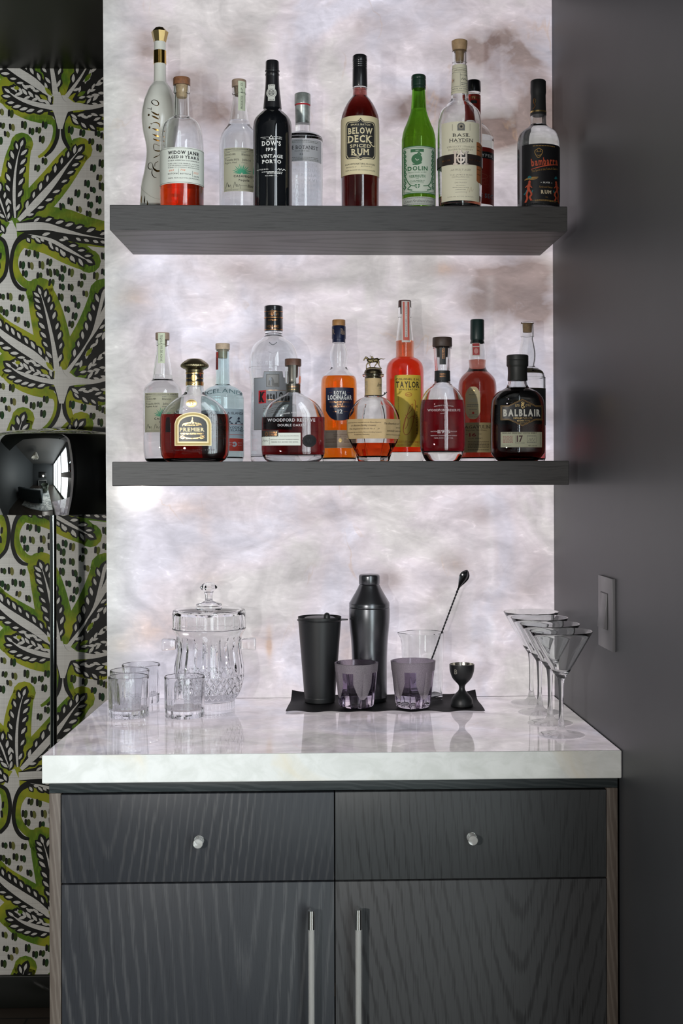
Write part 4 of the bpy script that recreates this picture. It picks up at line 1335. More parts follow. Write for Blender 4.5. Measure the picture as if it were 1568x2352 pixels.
for sx in (-1, 1):
    for i in range(9):
        t = i / 8
        x = 1424 + sx * (116 - 4 * math.sin(t * PI))
        y = 880 + 290 * t
        L.stroke([(x, y - 18), (x - sx * 9, y), (x + sx * 4, y + 16)], 8, gn, .001, 3).oval(x + sx * 5, y, 5, 6, gn, .001, 6)
    L.stroke([(1424 + sx * 120, 870), (1424 + sx * 115, 960), (1424 + sx * 116, 1060), (1427 + sx * 80, 1150), (1427 + sx * 30, 1165)], 7, gn, .0011)
    L.stroke([(1427 + sx * 70, 1160), (1427 + sx * 95, 1185), (1427 + sx * 60, 1198)], 8, gn, .001)
L.cols([1388, 1398, 1408, 1418, 1428], lambda x: 1152, lambda x: 1190 - abs(x - 1408) * .9, gn, .001, 2).rect(1404, 1412, 1152, 1188, gw, .0012).rect(1390, 1426, 1163, 1170, gw, .0012)
L.rect(1292, 1562, 1252, 1322, pbr('label_strip', S(196, 200, 192), .6), .0004, 26)
L.text('Louis Ferdinand Dolin', 1424, 1286, 226, 22, GREY(), .0007, it=.45, bold=.5).micro(1305, 1550, 1262, 4, GREY()).micro(1305, 1550, 1312, 4, GREY())
L.done()

# 8 tall bourbon with a belt
b = Bottle(C3, 598, -0.2313, Z_S1, 'tall clear bottle with pale wooden stopper, cream label and dark belt bearing a metal monogram', G_TOP)
b.glassb([(196, 56, 's'), (205, 58), (280, 58), (292, 55, 's'), (420, 62), (545, 68), (585, 74), (635, 118), (675, 153), (735, 170), (820, 174), (1100, 174), (1300, 170), ('B', 164)], tb=.012, rb=.010)
b.liquid(1346, glass('bourbon_brown', ior=1.36, absorb=(.36, .10, .05)))
b.solid('stopper', [(115, 52, 's'), (120, 62, 's'), (150, 61), (196, 54, 's'), (198, 34, 's'), (270, 32), (286, 28, 's')], wood_oak_c)
L = Label(b, name='neck_label')
cream = pbr('label_ivory', S(240, 234, 208), .6)
L.wrap(297, 525, cream).wrap(326, 328, GREY(), .0005).wrap(358, 360, GREY(), .0005).wrap(470, 472, GREY(), .0005).wrap(505, 507, GREY(), .0005).rect(596, 598, 362, 468, GREY(), .0005)
L.text('JAMES B. BEAM DISTILLING', 606, 343, 106, 9, BLACK()).text('N.Y. 1792', 628, 381, 56, 10, BLACK()).stroke([(605, 420), (618, 404), (622, 420), (634, 408), (645, 420), (655, 412)], 3, BLACK()).micro(604, 655, 443, 5, GREY()).micro(604, 655, 456, 5, GREY()).text('BASIL HAYDEN', 598, 488, 118, 10, GREY()).text('H', 545, 420, 12, 30, COPPER(), bold=.5)
L.done()
L = Label(b)
L.rect(446, 741, 746, 1364, cream, nx=26, ny=10)
L.oval(591, 783, 30, 28, GREY(), .0006).rect(562, 620, 785, 817, GREY(), .0006).oval(591, 785, 21, 20, ink('warm_grey', (160, 152, 134)), .0008).oval(592, 787, 9, 9, BLACK(), .001)
L.text('BASIL', 595, 852, 134, 26, BLACK(), serif=True).text('HAYDEN', 594, 892, 182, 28, BLACK(), serif=True).rect(545, 638, 913, 915, GREY(), .0006)
wg = ink('warm_grey', (160, 152, 134))
L.text('KENTUCKY STRAIGHT', 592, 942, 212, 13, wg, serif=True).text('BOURBON WHISKEY', 590, 964, 190, 13, wg, serif=True)
L.text('ARTFULLY AGED', 590, 1124, 158, 14, wg, it=.25, serif=True).text('BY', 588, 1143, 12, 7, wg).text('THE JAMES B BEAM', 592, 1163, 172, 10, wg).text('DISTILLING CO.', 590, 1180, 138, 10, wg).rect(545, 636, 1201, 1203, wg, .0006).text('DISTILLED', 588, 1224, 92, 9, wg)
for y, w_ in ((1246, 70), (1262, 125), (1280, 80)):
    L.micro(588 - w_ / 2, 588 + w_ / 2, y, 4, wg)
L.rect(545, 636, 1298, 1300, wg, .0006).text('1 LITER 40% ALC./VOL. (80 PROOF)', 588, 1333, 200, 9, wg).stroke([(630, 1310), (650, 1260), (655, 1300), (670, 1255), (676, 1290), (690, 1270)], 2.5, ink('tan', (202, 190, 160)))
L.rect(523, 526, 765, 815, wg, .0005).rect(660, 663, 760, 815, wg, .0005)
L.done()
L = Label(b, name='belt')
L.wrap(1000, 1082, pbr('belt_brown', (.035, .025, .022), .3), .0012, back=True)
L.text('BASIL', 480, 1044, 62, 13, COPPER(), .0016).text('HAYDEN', 700, 1042, 90, 13, COPPER(), .0016)
L.done()
L = Label(b, name='metal_monogram')
mt = pbr('monogram_metal', (.86, .74, .64), .42, .9)
L.rect(536, 552, 985, 1082, mt, .0032).rect(528, 562, 980, 992, mt, .0034).rect(528, 562, 1076, 1088, mt, .0034).rect(622, 638, 985, 1082, mt, .0032).rect(612, 646, 980, 992, mt, .0034).rect(612, 646, 1076, 1088, mt, .0034)
L.stroke([(610, 1010), (588, 996), (566, 1015), (562, 1040), (572, 1064), (592, 1070), (610, 1056), (608, 1036), (588, 1036)], 12, mt, .0036).rect(582, 594, 972, 1092, mt, .0034).rect(548, 626, 1028, 1038, mt, .0034)
L.done()
L = Label(b, name='side_label', label='narrow orange brown side label')
orr = pbr('label_orange', S(186, 112, 66), .55)
L.cols([716, 728, 742, 756, 768], lambda x: 895 + max(0, x - 745) * .6, lambda x: 1212 + max(0, x - 740) * .3 - max(0, 728 - x), orr, .0005, 8)
L.micro(722, 760, 930, 5, COPPER(), .0008).micro(722, 760, 960, 5, COPPER(), .0008).micro(722, 760, 1110, 5, COPPER(), .0008).micro(722, 760, 1150, 5, COPPER(), .0008)
L.done()

# 9 red label liqueur behind it
b = Bottle(C3, 706, -0.0775, Z_S1, 'clear liqueur bottle with black ribbed cap and red labels, behind the bottle with the belt', G_TOP)
b.glassb([(522, 52, 's'), (540, 55), (700, 56), (745, 60), (775, 80), (805, 112), (845, 142), (890, 157), (960, 159), (1380, 158), ('B', 156)], tb=.008, rb=.006)
b.liquid(880, glass('clear_spirit'))
b.solid('screw_cap', [(430, 50, 's'), (438, 56, 's'), (506, 58, 's'), (520, 56, 's')], cap_black, 48, mod=lambda th, r, z: 1 + .012 * math.cos(24 * th))
L = Label(b, name='neck_label')
rl = pbr('label_red', S(186, 48, 36), .5)
L.wrap(531, 740, rl).text('TRIPLE SEC', 712, 556, 90, 18, GOLD(), bold=1).rect(680, 728, 580, 605, cap_matte, .0006)
L.done()
L = Label(b)
L.rect(552, 862, 942, 1388, rl, nx=24).rect(552, 862, 976, 1030, cap_matte, .0005, 24)
L.text('DEKUYPER', 745, 1006, 210, 24, WHITE(), .0008, bold=1.2).text('TRIPLE SEC', 735, 1322, 235, 34, ink('pale_blue', (166, 178, 190)), .0008, bold=1.2)
L.stroke([(726 + 76 * math.cos(t), 1172 + 22 * math.sin(t)) for t in [i * PI / 8 for i in range(16)]], 4, ink('line_pink', (210, 110, 90)), .0008, closed=True)
for x, y, r in ((775, 1225, 12), (800, 1245, 14), (820, 1165, 8), (790, 1200, 8)):
    L.stroke([(x + r * math.cos(t), y + r * math.sin(t)) for t in [i * PI / 5 for i in range(10)]], 2, ink('line_pink', (210, 110, 90)), .0008, closed=True)
L.done()

# 10 rum with a black label near the grey wall
b = Bottle(C3, 1213, -0.2063, Z_S1, 'clear rum bottle with black capsule and black label with orange lettering, at the grey wall', G_TOP)
b.glassb([(560, 54, 's'), (700, 60), (775, 63, 's'), (795, 82), (822, 120), (850, 146), (900, 161), (960, 166), (1300, 166), ('B', 164)], tb=.016, rb=.008)
b.liquid(775, glass('clear_spirit'))
o, cp = b.solid('capsule', [(428, 54, 's'), (436, 60, 's'), (520, 61, 's'), (545, 58, 's'), (640, 60), (702, 63, 's')], cap_matte)
L = Label(b, cp, name='gold_crest')
L.stroke([(1175, 560), (1168, 590), (1180, 620), (1165, 645)], 7, COPPER()).stroke([(1185, 570), (1180, 600)], 5, GOLD()).wrap(655, 668, GOLD(), .0005)
L.done()
L = Label(b)
L.rect(1070, 1378, 918, 1402, pbr('label_black', (.012, .012, .014), .4), nx=28, ny=8)
rd, gd, teal = ink('orange_red', (205, 88, 58)), ink('dull_gold', (176, 138, 74)), ink('teal', (38, 124, 134))
L.micro(1145, 1320, 936, 6, gd)
L.stroke([(1190, 955), (1160, 975), (1166, 1005), (1186, 1030), (1210, 1005), (1218, 975), (1190, 955)], 5, gd, .0008).stroke([(1172, 985), (1184, 978)], 5, gd, .0009).stroke([(1198, 978), (1208, 985)], 5, gd, .0009).stroke([(1178, 1008), (1190, 1014), (1202, 1006)], 5, gd, .0009).stroke([(1172, 965), (1190, 985), (1210, 962)], 3, gd, .0009)
L.text('bambarra', 1240, 1055, 216, 58, rd, .0008, bold=1.4, rot=5)
L.stroke([(1133, 1118, 5), (1240, 1092, 9), (1350, 1072, 5)], 6, rd, .0008)
L.text('The Spirit of the Turks & Caicos', 1240, 1118, 212, 17, gd, .0008, rot=8)
L.text('SILVER', 1250, 1223, 58, 12, WHITE(), .0008, bold=1).oval(1207, 1224, 3, 3, WHITE(), .0008, 6).oval(1293, 1224, 3, 3, WHITE(), .0008, 6).text('Turks and Caicos', 1245, 1258, 110, 16, gd, .0008, it=.4).text('RUM', 1248, 1297, 84, 27, ink('rum_cream', (226, 210, 176)), .0008, bold=2.0, serif=True).text('40%', 1250, 1338, 22, 7, gd, .0008).micro(1140, 1345, 1360, 4, gd).micro(1160, 1330, 1368, 4, gd)
L.stroke([(1085, 1195, 6), (1130, 1185, 14), (1185, 1182, 4)], 8, gd, .0008).stroke([(1095, 1186, 4), (1140, 1196, 9), (1178, 1192, 3)], 6, gd, .0009)
def dancer(x, k):
    L.oval(x + 8 * k, 1215, 9, 12, rd, .001, 8).stroke([(x - 2, 1186), (x + 8 * k, 1172), (x + 20 * k, 1188)], 12, teal, .0009)
    L.stroke([(x + 8 * k, 1226), (x, 1255), (x + 2, 1275)], 20, rd, .0009).stroke([(x, 1272), (x - 12 * k, 1310), (x - 8 * k, 1340), (x - 22 * k, 1372)], 13, rd, .0009).stroke([(x + 2, 1272), (x + 22 * k, 1310), (x + 10 * k, 1335), (x + 22 * k, 1362)], 13, rd, .0009)
    L.stroke([(x, 1235), (x - 22 * k, 1255)], 7, rd, .0009, 2).stroke([(x + 8 * k, 1240), (x + 26 * k, 1262)], 7, rd, .0009, 2).stroke([(x - 30 * k, 1310), (x - 15 * k, 1290), (x - 10 * k, 1275)], 8, teal, .0008).stroke([(x + 25 * k, 1300), (x + 32 * k, 1280)], 8, teal, .0008)
dancer(1112, 1); dancer(1340, -1)
L.done()
# =================== lower shelf ===================
YF, YR = -0.205, -0.076
# 1 tequila, lower
kT = 43.4 / 45.0 * 3.92 / 3.267
def T2(y):                       # upper tequila close-up row -> this close-up row
    tab = [(473, 332), (527, 396), (580, 442), (770, 678), (790, 742), (850, 790), (950, 862), (1050, 960), (1303, 1226), (1440, 1400)]
    return lerp_tab(tab, y)
tequila(C4, 288, -0.092, Z_S2, kT, T2, 'clear tequila bottle with pale green seal strip, at the left end of the lower shelf', G_LOW, 141, 440, 870, 1226, (255, 318), 333, 604, 'TEQUILA 100% DE AGAVE')

# 2 flattened scotch decanter
b = Bottle(C4, 577, -0.2000, Z_S2, 'squat decanter of dark red whisky with gold framed arched label and mushroom stopper', G_LOW,
           flat=[(885, 1.0), (1000, .55), (1080, .46)], e=[(890, 2.0), (1060, 2.7)])
b.glassb([(800, 78, 's'), (845, 82), (885, 104), (920, 160), (962, 216), (1018, 272), (1070, 302), (1140, 310), (1300, 311), (1400, 306), (1450, 290), ('B', 252)], wall=.0045, tb=.008, rb=.004)
b.liquid(1068, glass('whisky_red', ior=1.36, absorb=(.24, .006, .002), dist=.05))
b.flat, b.e = 1.0, 2.0
bronze = pbr('bronze_cap', (.34, .29, .17), .28, 1.0)
o, cp = b.solid('stopper', [(562, 20, 's'), (568, 60), (585, 88), (606, 112), (622, 124), (640, 122), (656, 100, 's'), (662, 84), (676, 78), (690, 74, 's')], bronze, 96, mod=lambda th, r, z: 1 + (.012 * math.cos(48 * th) if r > .022 else 0))
o, cp = b.solid('neck_collar', [(684, 74, 's'), (690, 80), (700, 77, 's'), (772, 77), (792, 79), (806, 76, 's')], cap_black)
L = Label(b, cp, name='collar_band')
L.wrap(686, 700, GOLD(), .0006).wrap(734, 742, GOLD(), .0006).wrap(768, 804, GOLD(), .0006).oval(578, 735, 26, 30, GOLD(), .001).stroke([(560, 785), (578, 796), (596, 785)], 5, cap_black, .0012).stroke([(630, 600 + 90), (634, 720)], 3, RED(), .001)
L.done()
L = Label(b)
pg = pbr('gold_label', (.46, .35, .13), .5, .25, bump=.3, vscale=500)
pl = pbr('gold_pale', (.70, .60, .36), .45, .3)
bk = pbr('label_slate', (.035, .04, .04), .35)
def arch(x0, x1, yt, ys, yb, m, off):
    n = 24
    xs = [x0 + (x1 - x0) * i / n for i in range(n + 1)]
    cx = (x0 + x1) / 2
    f = lambda x: ys - (ys - yt) * math.sqrt(max(0, 1 - ((x - cx) / ((x1 - x0) / 2)) ** 2))
    L.cols(xs, f, lambda x: yb, m, off, 8)
arch(410, 740, 1046, 1150, 1348, pl, .0008); arch(418, 732, 1054, 1152, 1340, pg, .001); arch(436, 714, 1070, 1158, 1322, pl, .0012); arch(448, 702, 1082, 1164, 1310, bk, .0014)
L.text('JOHNNIE WALKER', 567, 1140, 176, 14, GOLD(), .0018, bold=1, arc=20).stroke([(556, 1148), (570, 1110), (576, 1150)], 9, GOLD(), .0018, 2).oval(571, 1100, 6, 8, GOLD(), .0018, 8).text('ESTABLISHED 1820', 567, 1162, 130, 9, GOLD(), .0018)
L.text('PREMIER', 568, 1201, 220, 33, pbr('gold_pale', (.70, .60, .36), .45, .3), .0018, bold=1.6, serif=True).text('RARE OLD SCOTCH WHISKY', 568, 1239, 206, 15, GOLD(), .0018, bold=.8)
for sx in (-1, 1):
    L.stroke([(568 + sx * 10, 1282), (568 + sx * 50, 1276), (568 + sx * 92, 1268), (568 + sx * 108, 1258)], 7, COPPER(), .0018).stroke([(568 + sx * 60, 1272), (568 + sx * 84, 1284), (568 + sx * 110, 1272)], 5, GOLD(), .0019).stroke([(568 + sx * 70, 1262), (568 + sx * 90, 1256), (568 + sx * 96, 1266)], 4, GOLD(), .0019)
L.text('PRODUCT OF SCOTLAND', 568, 1282, 110, 8, GOLD(), .0022)
L.done()
L = Label(b, name='medallion')
cg = glass('glass_ring', (.97, .97, .97), .05)
L.oval(563, 965, 62, 46, cg, .0012).oval(563, 966, 50, 37, pl, .0018).oval(563, 966, 44, 32, GOLD(), .002).stroke([(550, 955), (556, 978)], 7, pg, .0024, 1).stroke([(570, 955), (578, 966), (570, 978)], 7, pg, .0024)
L.done()
bd = MB()
def bead(x, y):
    p = Label(b).pt(x, y, .0006)
    bd.ball(p, .00125, cg, 1)
for i in range(21):
    bead(392 + 370 * i / 20, 1386)
for i in range(16):
    bead(374, 1370 - 240 * i / 15); bead(784, 1370 - 240 * i / 15)
for i in range(1, 12):
    a = PI * (.08 + .84 * i / 12)
    if abs(math.cos(a)) > .25:
        bead(579 - 205 * math.cos(a), 1130 - 130 * math.sin(a))
bd.build('beaded_frame', b.root)

# 3 pale blue vodka
b = Bottle(C4, 829, YR, Z_S2, 'pale blue glass vodka bottle with wooden stopper and red base band, behind the squat decanter', G_LOW)
aq = glass('aqua_glass', (.90, .965, .965))
b.glassb([(484, 56, 's'), (500, 58), (770, 62), (795, 66), (808, 78), (825, 120), (860, 165), (910, 186), (980, 190), (1440, 190), ('B', 186)], aq, wall=.003, tb=.012, rb=.008)
b.liquid(810, glass('clear_spirit'))
o, cp = b.solid('stopper', [(428, 60, 's'), (432, 64, 's'), (482, 64, 's'), (484, 44, 's'), (560, 40, 's')], pbr('cork_pale', (.55, .42, .30), .6, var=.2, vscale=120))
L = Label(b, name='neck_strip')
L.rect(766, 792, 500, 660, RED(), .0005, 4, 8).text('SMALL BATCH', 780, 580, 140, 10, BLACK(), .0008, rot=90)
L.done()
L = Label(b)
pb_ = paper_thin('label_ice', S(212, 228, 238))
nv = ink('navy', (36, 44, 66))
L.rect(640, 1018, 1012, 1278, pb_, nx=26).rect(640, 1018, 1280, 1394, RED(), .0003, 26).rect(640, 1018, 1154, 1157, RED(), .0006, 20).rect(640, 1018, 1246, 1249, RED(), .0006, 20)
L.text('MADE IN ICELAND A ISLANDI', 830, 1052, 372, 22, nv, bold=.4).text('REYKA', 850, 1117, 340, 60, nv, bold=1.4).text('SMALL BATCH VODKA', 850, 1182, 330, 22, nv, bold=.4).text('CRAFTED IN ICELAND', 855, 1206, 330, 20, nv, bold=.3)
L.stroke([(930, 1325), (950, 1318), (960, 1335), (945, 1350), (932, 1340)], 16, pb_, .0008).micro(880, 920, 1320, 5, pb_).micro(880, 920, 1340, 5, pb_).micro(975, 1005, 1320, 5, pb_).micro(975, 1005, 1342, 5, pb_)
L.text('ICELAND', 845, 850, 330, 40, ink('teal_grey', (110, 140, 146)), .0006, it=0, arc=22)
L.done()

# 4 big vodka bottle
b = Bottle(C4, 1288, YR - .012, Z_S2, 'large clear vodka bottle with black and copper cap and grey stepped label', G_LOW)
b.glassb([(318, 78, 's'), (338, 79, 's'), (345, 74), (362, 80), (390, 118), (440, 178), (500, 208), (560, 220), (640, 222), (650, 224), (690, 220), (800, 208), (900, 205), (1100, 208), (1210, 212), (1300, 212), ('B', 208)], tb=.014, rb=.006)
b.liquid(960, glass('clear_spirit'))
o, cp = b.solid('screw_cap', [(90, 76, 's'), (97, 83, 's'), (130, 83), (133, 81), (136, 83, 's'), (185, 83), (190, 81), (196, 83, 's'), (312, 83, 's'), (320, 80, 's')], pbr('cap_gloss', (.014, .014, .016), .2, coat=.5))
L = Label(b, cp, name='cap_bands')
cu = COPPER()
L.wrap(132, 138, cu, .0006).wrap(186, 194, cu, .0006).wrap(296, 301, cu, .0006).text('VISIT US', 1292, 160, 96, 25, cu, .0009, bold=1).text('DISTILLERY', 1284, 214, 88, 13, cu, .0009, bold=.6).text('HOLLAND', 1286, 271, 110, 23, cu, .0009, bold=1)
L.done()
L = Label(b)
st_ = paper_thin('label_steel', S(220, 226, 236), .6)
L.cols([1115 + 346 * i / 40 for i in range(41)], lambda x: 676 if abs(x - 1290) < 88 else 732, lambda x: 1204, GREY(), .0003, 10)
L.cols([1119 + 338 * i / 40 for i in range(41)], lambda x: 681 if abs(x - 1290) < 84 else 737, lambda x: 1199, st_, .0005, 10)
L.rect(1230, 1346, 703, 818, ink('engraving', (112, 112, 112)), .0008).rect(1236, 1340, 709, 812, ink('engraving_pale', (150, 150, 150)), .0009).stroke([(1258, 805), (1262, 770), (1275, 740), (1290, 765), (1292, 808)], 20, ink('engraving', (112, 112, 112)), .0011).oval(1268, 748, 12, 16, st_, .0012, 8).stroke([(1268, 765), (1266, 800)], 7, st_, .0012, 1).rect(1300, 1336, 780, 810, ink('engraving', (112, 112, 112)), .0011)
L.micro(1258, 1318, 693, 4, GREY(), .0008).micro(1250, 1326, 828, 4, GREY(), .0008)
L.cols([1159, 1175, 1190, 1205, 1228], lambda x: 850 - (x - 1159) * .08, lambda x: 966 - (x - 1159) * .05, ink('label_scarlet', (196, 36, 48)), .0008, 4)
L.text('K', 1195, 905, 50, 86, BLACK(), .0012, bold=3, serif=True, it=.08).text('etel One', 1335, 895, 205, 64, BLACK(), .0012, bold=2.2).text('VODKA', 1290, 948, 100, 22, GREY(), .0012, serif=True)
L.rect(1228, 1440, 846, 849, COPPER(), .0012).rect(1228, 1440, 932, 935, COPPER(), .0012)
for y in (990, 1012, 1034, 1150):
    L.micro(1200, 1390, y, 6, GREY(), .0008)
L.done()
L = Label(b, name='embossed_crest')
for a in range(7):
    t = -PI / 2 + (a - 3) * .42
    L.stroke([(1290 + 18 * math.cos(t), 455 + 18 * math.sin(t)), (1290 + 48 * math.cos(t), 455 + 44 * math.sin(t))], 7, cg, .0009, 2)
L.stroke([(1255, 415), (1290, 440), (1325, 415)], 5, ink('crest_line', (90, 96, 100)), .001).text('NOLET DISTILLERY', 1290, 598, 290, 28, cg, .0008, bold=1).stroke([(1250, 500), (1290, 515), (1330, 500)], 7, cg, .0009)
L.done()

# 5 flattened bourbon with dark cork
b = Bottle(C5, 384, -0.2063, Z_S2, 'wide flat bourbon flask with dark red contents and black wax seal beside its strip label', G_LOW,
           flat=[(905, 1.0), (1040, .60), (1130, .46)], e=[(905, 2.0), (1100, 2.5)])
b.glassb([(664, 74, 's'), (672, 76), (815, 76), (828, 68, 's'), (905, 66), (930, 86), (975, 164), (1030, 234), (1100, 279), (1150, 296), (1250, 299), (1440, 299), (1500, 294), (1540, 274), ('B', 250)], wall=.0036, tb=.015, rb=.004)
b.liquid(1150, glass('bourbon_claret', ior=1.36, absorb=(.11, .0012, .0016), dist=.06))
b.flat, b.e = 1.0, 2.0
b.solid('stopper', [(597, 74, 's'), (603, 78, 's'), (660, 78, 's'), (664, 48, 's'), (760, 44), (775, 36, 's')], pbr('cork_brown', (.13, .065, .045), .45, var=.3, vscale=120))
b.flat, b.e = [(905, 1.0), (1040, .60), (1130, .46)], [(905, 2.0), (1100, 2.5)]
L = Label(b, name='neck_seal')
sg = pbr('seal_pewter', (.10, .095, .08), .3, .6)
L.cols([345, 360, 378, 396, 415], lambda x: 640, lambda x: 830, sg, .0007, 8).wrap(832, 912, sg, .0006).text('WOODFORD', 384, 858, 96, 13, COPPER(), .001).text('BARREL FINISH', 384, 885, 90, 9, GOLD(), .001)
L.done()
L = Label(b, name='white_lettering')
ws = ink('silver_print', (206, 204, 206))
L.text('WOODFORD RESERVE', 370, 1174, 452, 29, ws, bold=.8, serif=True).text("DOUBLE OAKED", 372, 1222, 260, 23, ws, bold=.6)
L.done()
L = Label(b, name='arched_lettering')
L.text('BARREL FINISH SELECT', 400, 1105, 240, 14, ws, arc=14)
L.done()
L = Label(b)
L.rect(88, 457, 1330, 1416, paper_white, .0006, 22).rect(246, 457, 1296, 1332, paper_white, .0006, 12).rect(88, 248, 1272, 1332, pbr('label_espresso', (.045, .035, .03), .5), .0006, 10)
L.rect(160, 163, 1342, 1406, GREY(), .0009)
L.stroke([(134, 1284), (146, 1306), (134, 1322), (122, 1306), (134, 1284)], 8, COPPER(), .001).text('DOUBLE', 195, 1291, 76, 16, COPPER(), .001, bold=1.2).text('OAKED', 195, 1313, 76, 16, COPPER(), .001, bold=1.2)
L.text('45.2% ALC/VOL (90.4 PROOF)', 350, 1325, 182, 11, GREY(), .001).text('KENTUCKY STRAIGHT BOURBON WHISKEY', 308, 1359, 272, 12, GREY(), .001, bold=.4).text('FINISHED IN A SECOND OAK BARREL', 308, 1382, 256, 12, GREY(), .001, bold=.4).stroke([(95, 1380), (110, 1360), (118, 1380), (130, 1362), (140, 1378), (150, 1365)], 3, GREY(), .001)
L.done()
L = Label(b, name='wax_seal')
wx = pbr('wax_black', (.007, .007, .008), .5, spec=.25)
L.oval(540, 1372, 66, 60, wx, .0022, 20).oval(540, 1372, 48, 43, pbr('wax_dark', (.016, .016, .018), .6, spec=.15), .0028, 18)
L.stroke([(515, 1350), (528, 1392), (540, 1356), (552, 1392), (565, 1350)], 9, wx, .0036).stroke([(515, 1372), (540, 1380), (566, 1372)], 5, wx, .0036)
L.stroke([(540 + 58 * math.cos(t * PI / 10), 1372 + 52 * math.sin(t * PI / 10)) for t in range(20)], 9, wx, .0034, closed=True)
L.done()

# 6 orange whisky with blue shield
b = Bottle(C5, 818, YR - .01, Z_S2, 'orange whisky bottle with navy capsule and navy shield label', G_LOW)
b.glassb([(284, 56, 's'), (446, 57, 's'), (475, 66), (520, 82), (560, 88), (620, 82), (660, 73), (690, 82), (735, 124), (780, 160), (850, 169), (1000, 170), (1480, 168), ('B', 164)], tb=.010, rb=.008)
b.liquid(765, glass('whisky_orange', ior=1.36, absorb=(.92, .135, .003)))
b.solid('stopper', [(227, 58, 's'), (232, 62, 's'), (278, 62, 's'), (284, 60, 's')], pbr('cork_honey', (.40, .20, .07), .5, var=.2, vscale=120))
navy = pbr('navy_foil', (.012, .018, .055), .35, .2)
o, cp = b.solid('capsule', [(284, 61, 's'), (290, 66, 's'), (405, 66, 's'), (412, 62), (442, 62, 's')], navy)
L = Label(b, cp, name='capsule_monogram')
pale_b = pbr('bronze_print', (.20, .15, .12), .4)
L.text('R', 768, 335, 26, 50, pale_b, .0006, bold=1, serif=True).text('R', 852, 330, 34, 50, pale_b, .0006, bold=1, serif=True).text('B', 862, 345, 34, 40, pale_b, .0007, bold=1)
L.done()
L = Label(b)
L.cols([693 + 264 * i / 26 for i in range(27)], lambda x: 866, lambda x: 1178 - 95 * (abs(x - 825) / 132) ** 3.2, pbr('label_navy', (.014, .017, .05), .4), .0003, 12)
L.text('ROYAL', 829, 915, 120, 34, WHITE(), bold=1.2, serif=False).text('LOCHNAGAR', 826, 958, 226, 43, WHITE(), bold=1.2)
L.text('1845', 738, 912, 28, 8, COPPER()).text('ESTD', 908, 912, 28, 8, COPPER())
L.text('HIGHLAND SINGLE', 826, 1003, 208, 15, COPPER(), bold=.6, serif=True).text('MALT', 828, 1025, 58, 15, COPPER(), bold=.6, serif=True).text('SCOTCH WHISKY', 824, 1046, 186, 15, COPPER(), bold=.6, serif=True).text('12', 828, 1092, 48, 38, WHITE(), bold=1, serif=True).text('AGED', 775, 1094, 34, 9, COPPER()).text('YEARS', 880, 1094, 40, 9, COPPER())
L.done()
L = Label(b, name='lower_label')
L.rect(664, 975, 1270, 1440, pbr('label_mushroom', S(184, 164, 146), .6), nx=24)
br_ = ink('brown_print', (128, 100, 84))
L.text('SINGLE HIGHLAND MALT SCOTCH WHISKY', 820, 1288, 250, 9, br_).text('ROYAL LOCHNAGAR', 830, 1310, 130, 12, br_, bold=.5).text('DISTILLERY CO.', 826, 1330, 110, 12, br_, bold=.5).oval(828, 1368, 16, 20, GOLD(), .0007)
for y in (1353, 1364, 1375, 1386):
    L.micro(690, 790, y, 4, br_).micro(865, 960, y, 4, br_)
L.micro(690, 955, 1412, 4, br_).micro(690, 955, 1424, 4, br_)
L.done()

# 7 round faceted bottle with a horse
b = Bottle(C5, 1143, -0.2100, Z_S2, 'round faceted bottle with bronze horse and rider stopper and tan wrap label', G_LOW, pol=[(960, 0.0), (1060, .85), (1400, .95)], ns=8)
b.glassb([(738, 95, 's'), (744, 102), (762, 100, 's'), (772, 80, 's'), (945, 80), (962, 100), (990, 152), (1050, 210), (1110, 246), (1180, 266), (1300, 266, 's'), (1370, 246), (1430, 214), (1500, 180), ('B', 158)], wall=.0045, tb=.012, n=96, rb=.003, smooth=24)
b.liquid(1392, glass('bourbon_amber', ior=1.36, absorb=(.62, .028, .002), dist=.10), 96)
b.pol = 0.0
o, cp = b.solid('stopper', [(690, 50, 's'), (700, 74), (718, 84), (728, 86, 's'), (736, 82, 's'), (738, 72, 's'), (800, 66, 's')], pbr('bronze_dark', (.16, .13, .08), .3, 1.0), label='bronze stopper with galloping horse')
hm = MB()
br2 = pbr('bronze_horse', (.22, .175, .09), .36, 1.0)
def hp(x, y, d=0.0):
    p = P(C5[0] + x / C5[2], C5[1] + y / C5[2], b.Y + d)
    return p
q_ = b.sc / C5[2]
def limb(pts, d=0.0):
    hm.tube([hp(x, y, d) for x, y, _ in pts], [r * q_ for *_, r in pts], br2, 10)
limb([(1082, 612, 8), (1095, 608, 17), (1120, 612, 22), (1150, 610, 20), (1180, 606, 23), (1198, 612, 14)])
limb([(1105, 612, 15), (1090, 595, 12), (1075, 582, 9), (1066, 584, 8)])
limb([(1076, 580, 9), (1062, 594, 8), (1050, 612, 5)])
limb([(1072, 580, 4), (1072, 570, 2)])
limb([(1195, 602, 6), (1215, 594, 5), (1240, 598, 4), (1258, 594, 2)])
limb([(1108, 620, 9), (1088, 640, 7), (1078, 655, 5), (1076, 692, 4)], -.003)
limb([(1118, 622, 9), (1106, 645, 6), (1110, 658, 5), (1122, 684, 4)], .004)
limb([(1180, 618, 11), (1176, 640, 7), (1162, 656, 5), (1148, 686, 4)], .004)
limb([(1192, 618, 11), (1194, 645, 7), (1200, 662, 5), (1212, 682, 4)], -.003)
limb([(1140, 600, 10), (1134, 582, 10), (1122, 574, 8)]); limb([(1116, 570, 6), (1110, 568, 6)]); limb([(1142, 596, 7), (1138, 618, 6), (1132, 636, 4)], -.005)
limb([(1074, 694, 8), (1110, 684, 12), (1150, 686, 14), (1190, 690, 12), (1222, 686, 6)])
ho = hm.build('horse_and_rider', o)
md = ho.modifiers.new('one_skin', 'REMESH'); md.mode = 'VOXEL'; md.voxel_size = .00045; md.use_smooth_shade = True
